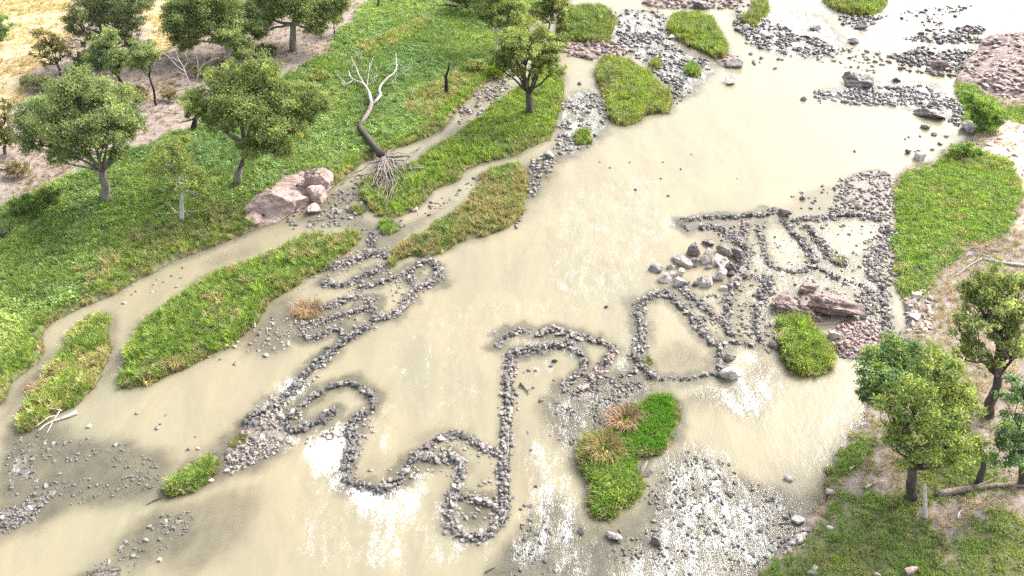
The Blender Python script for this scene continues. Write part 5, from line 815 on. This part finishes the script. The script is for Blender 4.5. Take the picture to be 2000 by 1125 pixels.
for pts, r0, h1 in [([(726,203),(723,190),(720,178),(714,168),(705,160),(690,157),(684,150),(681,138)], .30, 1.6), ([(714,168),(707,158),(700,145),(695,130),(690,122),(686,110)], .17, 2.2), ([(728,203),(737,194),(744,186),(740,176),(744,166),(754,154),(766,146),(773,140),(775,128),(773,104)], .24, 2.0), ([(695,128),(704,116),(707,99)], .09, 2.2), ([(690,157),(676,165),(664,150),(658,146)], .09, 1.4), ([(717,168),(719,150),(722,128),(730,110)], .07, 2.), ([(727,163),(736,150),(742,146)], .05, 1.8), ([(750,166),(764,164),(775,158)], .05, 1.5), ([(773,146),(788,143),(803,131)], .07, 1.5), ([(684,146),(690,143),(697,140)], .05, 1.4), ([(676,165),(668,160),(672,168),(680,166)], .05, 1.2), ([(719,164),(712,150),(716,140)], .05, 2.)]:
    mb = MB(); P = resample([hit(x, y, .5+(h1-.5)*i/(len(pts)-1)) for i, (x, y) in enumerate(pts)], 12); mb.add(tube(P, [r0*.78*(1-.82*i/12)+.015 for i in range(13)], 7)); lb = mb.build('limb', M_SILVER, ft, B)
    for k in range(3+int(rng.integers(0, 3))):
        s = P[int(rng.integers(5, 12))]; e = s+Vector((rng.normal(0, .8), rng.normal(.3, .8), rng.uniform(.1, .9))); tm = MB(); w = wiggle(s, e, 5, .25, rng); tm.add(tube(w, [.035, .03, .025, .02, .016, .01], 5)); tm.build('twig', M_SILVER, lb, B)
R0 = hit(752, 308, .7)
roots = [([(748,305),(760,318),(770,322),(786,330),(812,332),(838,330)],.16), ([(752,300),(770,304),(795,305),(806,298),(820,286)],.17), ([(745,305),(741,320),(740,332),(722,342),(716,346)],.19), ([(738,312),(722,320),(706,330),(696,336),(680,344),(662,362)],.08), ([(750,308),(757,325),(768,345),(774,360)],.12), ([(752,306),(766,316),(772,330),(782,338),(790,352)],.12), ([(770,318),(786,316),(800,322),(808,332),(816,346),(822,360)],.07), ([(746,310),(748,330),(750,352),(753,370)],.10), ([(752,310),(760,330),(764,350),(772,378)],.07), ([(744,312),(738,335),(728,350),(712,362),(706,380)],.06), ([(754,306),(776,320),(796,335),(806,350)],.08), ([(756,300),(775,298),(792,300)],.10), ([(756,300),(764,292),(772,290)],.08), ([(748,312),(744,340),(738,362),(732,384)],.06), ([(750,335),(752,360),(745,380),(736,398)],.05), ([(758,330),(770,355),(766,385),(752,405)],.05), ([(764,340),(784,365),(788,388)],.05), ([(742,330),(724,365),(712,385),(711,410)],.045), ([(752,350),(758,380),(748,400),(744,412)],.04), ([(772,345),(800,360),(812,380)],.045), ([(745,340),(742,370),(728,400)],.04), ([(760,345),(778,380),(776,402)],.04), ([(742,305),(726,316),(715,322)],.07), ([(756,312),(786,322),(806,322),(828,318)],.05), ([(748,320),(736,345),(720,370),(718,400)],.045), ([(766,328),(780,345),(796,362)],.06), ([(752,316),(756,345),(742,372)],.05), ([(762,325),(790,345),(796,372)],.045)]
for k in range(34):
    a = random.uniform(0, 6.28); c = (755+26*math.cos(a)*random.random(), 335+42*random.random()**1.3); e = (c[0]+random.gauss(0, 26), c[1]+random.gauss(6, 20)); roots.append(([(750+random.gauss(0, 6), 308), c, e], random.uniform(.03, .06)))
for i, (pts, r0) in enumerate(roots):
    mb = MB(); n = len(pts); P = resample([R0]+[hit(x, y, max(.12, .95-.85*k/(n-1)+rng.uniform(-.1, .25))) for k, (x, y) in enumerate(pts)][1:], 10)
    for q in P[1:]: q += Vector(rng.normal(0, .12, 3))
    mb.add(tube(P, [r0*(1-.75*k/10)+.018 for k in range(11)], 6)); mb.build('root', M_ROOT, ft, B)
def wood(name, label, cat, pieces, mat, sides=7):
    b = hit(*pieces[0][0][0]); o = empty(name, b); tag(o, label, cat)
    for j, (pts, r, h) in enumerate(pieces):
        mb = MB(); hs = h if isinstance(h, (list, tuple)) else [h]*len(pts); P = resample([hit(x, y, hh) for (x, y), hh in zip(pts, hs)], 9); mb.add(tube(P, [r*(1-.55*k/9) for k in range(10)], sides)); mb.build('trunk' if j == 0 else 'branch', mat, o, b)
def upright(name, label, cat, pieces, mat):
    b = hit(*pieces[0][0][0]); o = empty(name, b); tag(o, label, cat)
    for j, (pts, r, tp) in enumerate(pieces):
        mb = MB(); P = resample([b-Vector((0, 0, .2))] + [on_plane_y(x, y, b.y) for x, y in pts[1:]], 9) if j == 0 else resample([on_plane_y(x, y, b.y+random.uniform(-.5, .5)) for x, y in pts], 9); mb.add(tube(P, [r*(1-(1-tp)*k/9) for k in range(10)], 8)); mb.build('trunk' if j == 0 else 'branch', mat, o, b)
upright('tree_stump', 'black burnt tree stump standing alone on the green bank', 'stump', [([(872,184),(872,160),(870,152),(876,135),(878,122)], .32, .25), ([(870,153),(868,146)], .12, .5)], M_BLACK)
upright('tree_stump', 'thin bare dark trunk at the top edge above the green slope', 'stump', [([(740,14),(739,0),(737,-14)], .22, .8)], M_BARK)
upright('tree_stump', 'charred leaning stump under the wide olive gum', 'stump', [([(378,252),(380,238),(386,224)], .42, .5), ([(380,232),(366,236),(350,240)], .10, .4), ([(386,226),(398,224),(406,226)], .08, .4)], M_BLACK)
upright('tree_stump', 'leaning dark stump behind the brown fallen log, right side', 'stump', [([(1912,944),(1920,915),(1925,888)], .26, .45)], M_BARK)
upright('dead_sapling', 'pale bare forked sapling below the slender stemmed tree', 'dead tree', [([(240,212),(250,190),(262,172),(272,160)], .09, .3), ([(268,166),(280,166),(294,174)], .04, .4)], M_WHITE)
upright('dead_tree', 'bleached bare branching shrub on the litter at upper left', 'dead tree', [([(370,166),(364,148),(358,130),(348,115),(342,95)], .13, .2), ([(362,140),(345,128),(326,108),(314,98)], .06, .2), ([(364,148),(350,140),(330,145)], .05, .3), ([(360,135),(366,118),(362,100)], .05, .2), ([(350,120),(336,112),(322,118)], .04, .3), ([(384,160),(388,140),(395,128),(412,118),(428,112)], .10, .3), ([(388,140),(386,120),(380,95)], .05, .2), ([(395,128),(402,112),(400,92)], .05, .2), ([(366,155),(345,158),(330,152)], .04, .3), ([(412,118),(420,104),(436,100)], .04, .3), ([(358,130),(372,120),(380,122)], .03, .3)], M_WHITE)
upright('dead_branch', 'white arching dead limb hanging in the grey green gum', 'dead branch', [([(232,120),(226,66),(215,52),(195,44),(180,45),(168,40)], .10, .25), ([(226,66),(224,58)], .05, .4), ([(212,75),(200,62),(190,54)], .06, .3)], M_WHITE)
upright('dead_branch', 'spray of white dead twigs in front of the yellowish tree', 'dead branch', [([(975,92),(970,60),(965,42),(972,30),(976,14)], .08, .3), ([(970,62),(985,50),(990,42)], .05, .3), ([(970,60),(958,52),(952,40)], .05, .3), ([(974,62),(980,48),(982,40)], .05, .3)], M_WHITE)
upright('wooden_post', 'pale weathered upright snag at the foot of the feathery tree', 'post', [([(1808,1012),(1807,985),(1806,946)], .16, .6), ([(1808,985),(1797,995),(1790,1008)], .05, .5)], M_WHITE)
wood('fallen_log', 'long grey brown log lying across the litter at the right edge', 'log', [([(1828,964),(1860,960),(1900,952),(1950,947),(2005,948)], .26, .2), ([(1900,952),(1925,942),(1945,934),(1960,930)], .10, [.3,.4,.5,.6]), ([(1850,962),(1838,962),(1826,964)], .1, .35)], M_LOG)
wood('fallen_log', 'dark fallen log with bare branches at the top of the green slope', 'log', [([(932,18),(915,15),(895,12),(870,8)], .35, .3), ([(895,12),(875,10),(855,10),(840,9)], .12, .6), ([(905,14),(885,20),(868,18)], .08, .4)], M_BARK)
wood('log_pile', 'heap of pale broken logs at the edge of the golden grass', 'log', [([(122,76),(132,82),(142,86)], .22, .35), ([(136,72),(148,82),(158,90)], .16, .3), ([(115,80),(128,78)], .14, .3), ([(146,76),(160,80),(166,86)], .12, .5), ([(126,90),(140,92),(156,94)], .18, .2), ([(150,70),(158,76)], .1, .4)], M_ROOT)
wood('driftwood', 'bleached driftwood branches stranded on the tip of the lower left islet', 'driftwood', [([(150,805),(135,812),(118,818)], .17, .14), ([(118,818),(104,822),(88,830),(75,842)], .07, .15), ([(118,800),(112,810),(104,822)], .05, .3), ([(110,812),(96,814),(80,826),(68,834)], .05, .25), ([(121,802),(106,798),(94,798)], .04, .35), ([(104,822),(98,834),(92,845)], .04, .1)], M_WHITE)
wood('driftwood', 'thin grey stick in the grey water at the lower left', 'driftwood', [([(43,854),(35,862),(26,868)], .06, .06)], M_ROOT)
wood('driftwood', 'thin dark stick trailing from the tip of the grass sliver', 'driftwood', [([(315,972),(300,978),(286,986)], .06, .06)], M_BARK)
wood('driftwood', 'forked dark branch lying in the P shaped trap pool', 'driftwood', [([(1016,748),(1024,757),(1030,764),(1032,770)], .08, .10), ([(1013,754),(1022,757)], .05, .1), ([(1028,762),(1040,760)], .03, .1)], M_BARK)
wood('driftwood', 'pale stick by the grassy point on the right shore', 'driftwood', [([(1660,916),(1668,910),(1672,908)], .08, .1)], M_WHITE)
wood('driftwood', 'pale branch in the grass left of the dark trunked feathery tree', 'driftwood', [([(1690,952),(1710,942),(1724,938)], .08, .12), ([(1705,945),(1712,934)], .04, .2)], M_WHITE)
wood('driftwood', 'short pale branch on brown litter below the fallen log', 'driftwood', [([(1870,1012),(1874,1000),(1880,996)], .08, .12)], M_WHITE)
wood('driftwood', 'long bleached branch on the dry patch of the right bank', 'driftwood', [([(2002,518),(1975,515),(1945,510),(1918,504)], .14, .15), ([(1945,510),(1930,500),(1915,496)], .07, .25), ([(1918,504),(1890,520),(1865,540)], .05, .15)], M_WHITE)
wood('driftwood', 'tangled grey sticks around the long bleached branch', 'driftwood', [([(1880,490),(1900,484),(1930,488)], .07, .2), ([(1890,500),(1915,490),(1940,498)], .06, .25), ([(1900,478),(1910,494)], .05, .25), ([(1925,478),(1940,490),(1950,496)], .05, .2), ([(1870,505),(1886,492)], .05, .2)], M_ROOT)
wood('driftwood', 'bare fallen branch at the foot of the scraggly pale tree', 'driftwood', [([(372,412),(345,416),(325,418),(308,417)], .10, .2), ([(345,416),(335,405),(328,395)], .06, .5), ([(372,414),(395,412),(410,404)], .06, .4)], M_WHITE)
wood('driftwood', 'thin pale branch lying on the litter under the wide olive gum', 'driftwood', [([(348,221),(330,219),(312,217),(296,218)], .07, .1), ([(335,214),(330,210)], .05, .15)], M_WHITE)
wood('driftwood', 'dark stick by the bottom edge below the lowest trap', 'driftwood', [([(948,1118),(958,1112),(968,1107)], .06, .08)], M_BARK)
wood('rotten_log', 'dark hollow rotten log in the ground cover at the left edge', 'log', [([(2,462),(12,458),(24,452)], .34, .2), ([(14,456),(22,444),(30,440)], .1, .3)], M_BLACK)
# dry reed clumps, each a thing
def reed_clump(label, px, r_px, ht, cols, seed, lean=(0, 0)):
    rng = np.random.default_rng(seed); b = hit(*px); r = metres(r_px, b.y); n = 420; V, F, T, S = [], [], [], []
    for i in range(n):
        a = rng.uniform(0, 6.283); q = r*math.sqrt(rng.random()); x, y = q*math.cos(a), q*math.sin(a); z0 = float(Zf(b.x+x, b.y+y))-b.z-.05; h = ht*rng.uniform(.5, 1.1); da = a+rng.normal(0, .6); L = h*rng.uniform(.3, 1.1)
        dx, dy = math.cos(da)*L+lean[0], math.sin(da)*L+lean[1]; w = .022; wx, wy = -math.sin(da)*w, math.cos(da)*w; k = len(V)
        V += [(x-wx, y-wy, z0), (x+wx, y+wy, z0), (x+dx*.4+wx, y+dy*.4+wy, z0+h*.75), (x+dx*.4-wx, y+dy*.4-wy, z0+h*.75), (x+dx, y+dy, z0+h*rng.uniform(.35, 1.))]; F += [(k, k+1, k+2), (k, k+2, k+3), (k+3, k+2, k+4)]; c = np.array(cols[int(rng.integers(0, len(cols)))]); T += [c]*5; S += [rng.random()]*5
    o = link('dry_reed_clump', mesh_np('dry_reed_clump', np.array(V), np.array(F), {'tint': np.array(T), 'shade': np.array(S)}), M_CROWN, None, b); tag(o, label, 'reeds')
PINKR = [(.42,.28,.22), (.50,.36,.27), (.34,.22,.16)]; STR = [(.48,.36,.22), (.40,.29,.17), (.30,.26,.11)]
reed_clump('pinkish dry reed clump standing in the left trap pools', (600,607), 25, 1.0, PINKR, 1)
reed_clump('pink brown dead reeds on the upper left of the deep green islet', (1222,822), 27, 1.25, PINKR, 2, (-.3, -.15))
reed_clump('tan dead reeds on the left side of the deep green islet', (1182,884), 30, 1.35, STR, 3)
reed_clump('brown dead reeds at the left side of the lower left islet', (68,760), 16, .6, PINKR, 4)
reed_clump('straw tuft on the diagonal wall left of the white pool', (1640,508), 15, .5, [(.36,.31,.16), (.28,.27,.12)], 5)
reed_clump('sparse green brown weeds on the left gravel bar', (466,862), 15, .3, [(.25,.24,.08), (.33,.26,.14)], 6)
reed_clump('small green weed tuft on the wall of the triangular pool', (1262,706), 9, .4, [(.20,.25,.06), (.30,.28,.12)], 7)
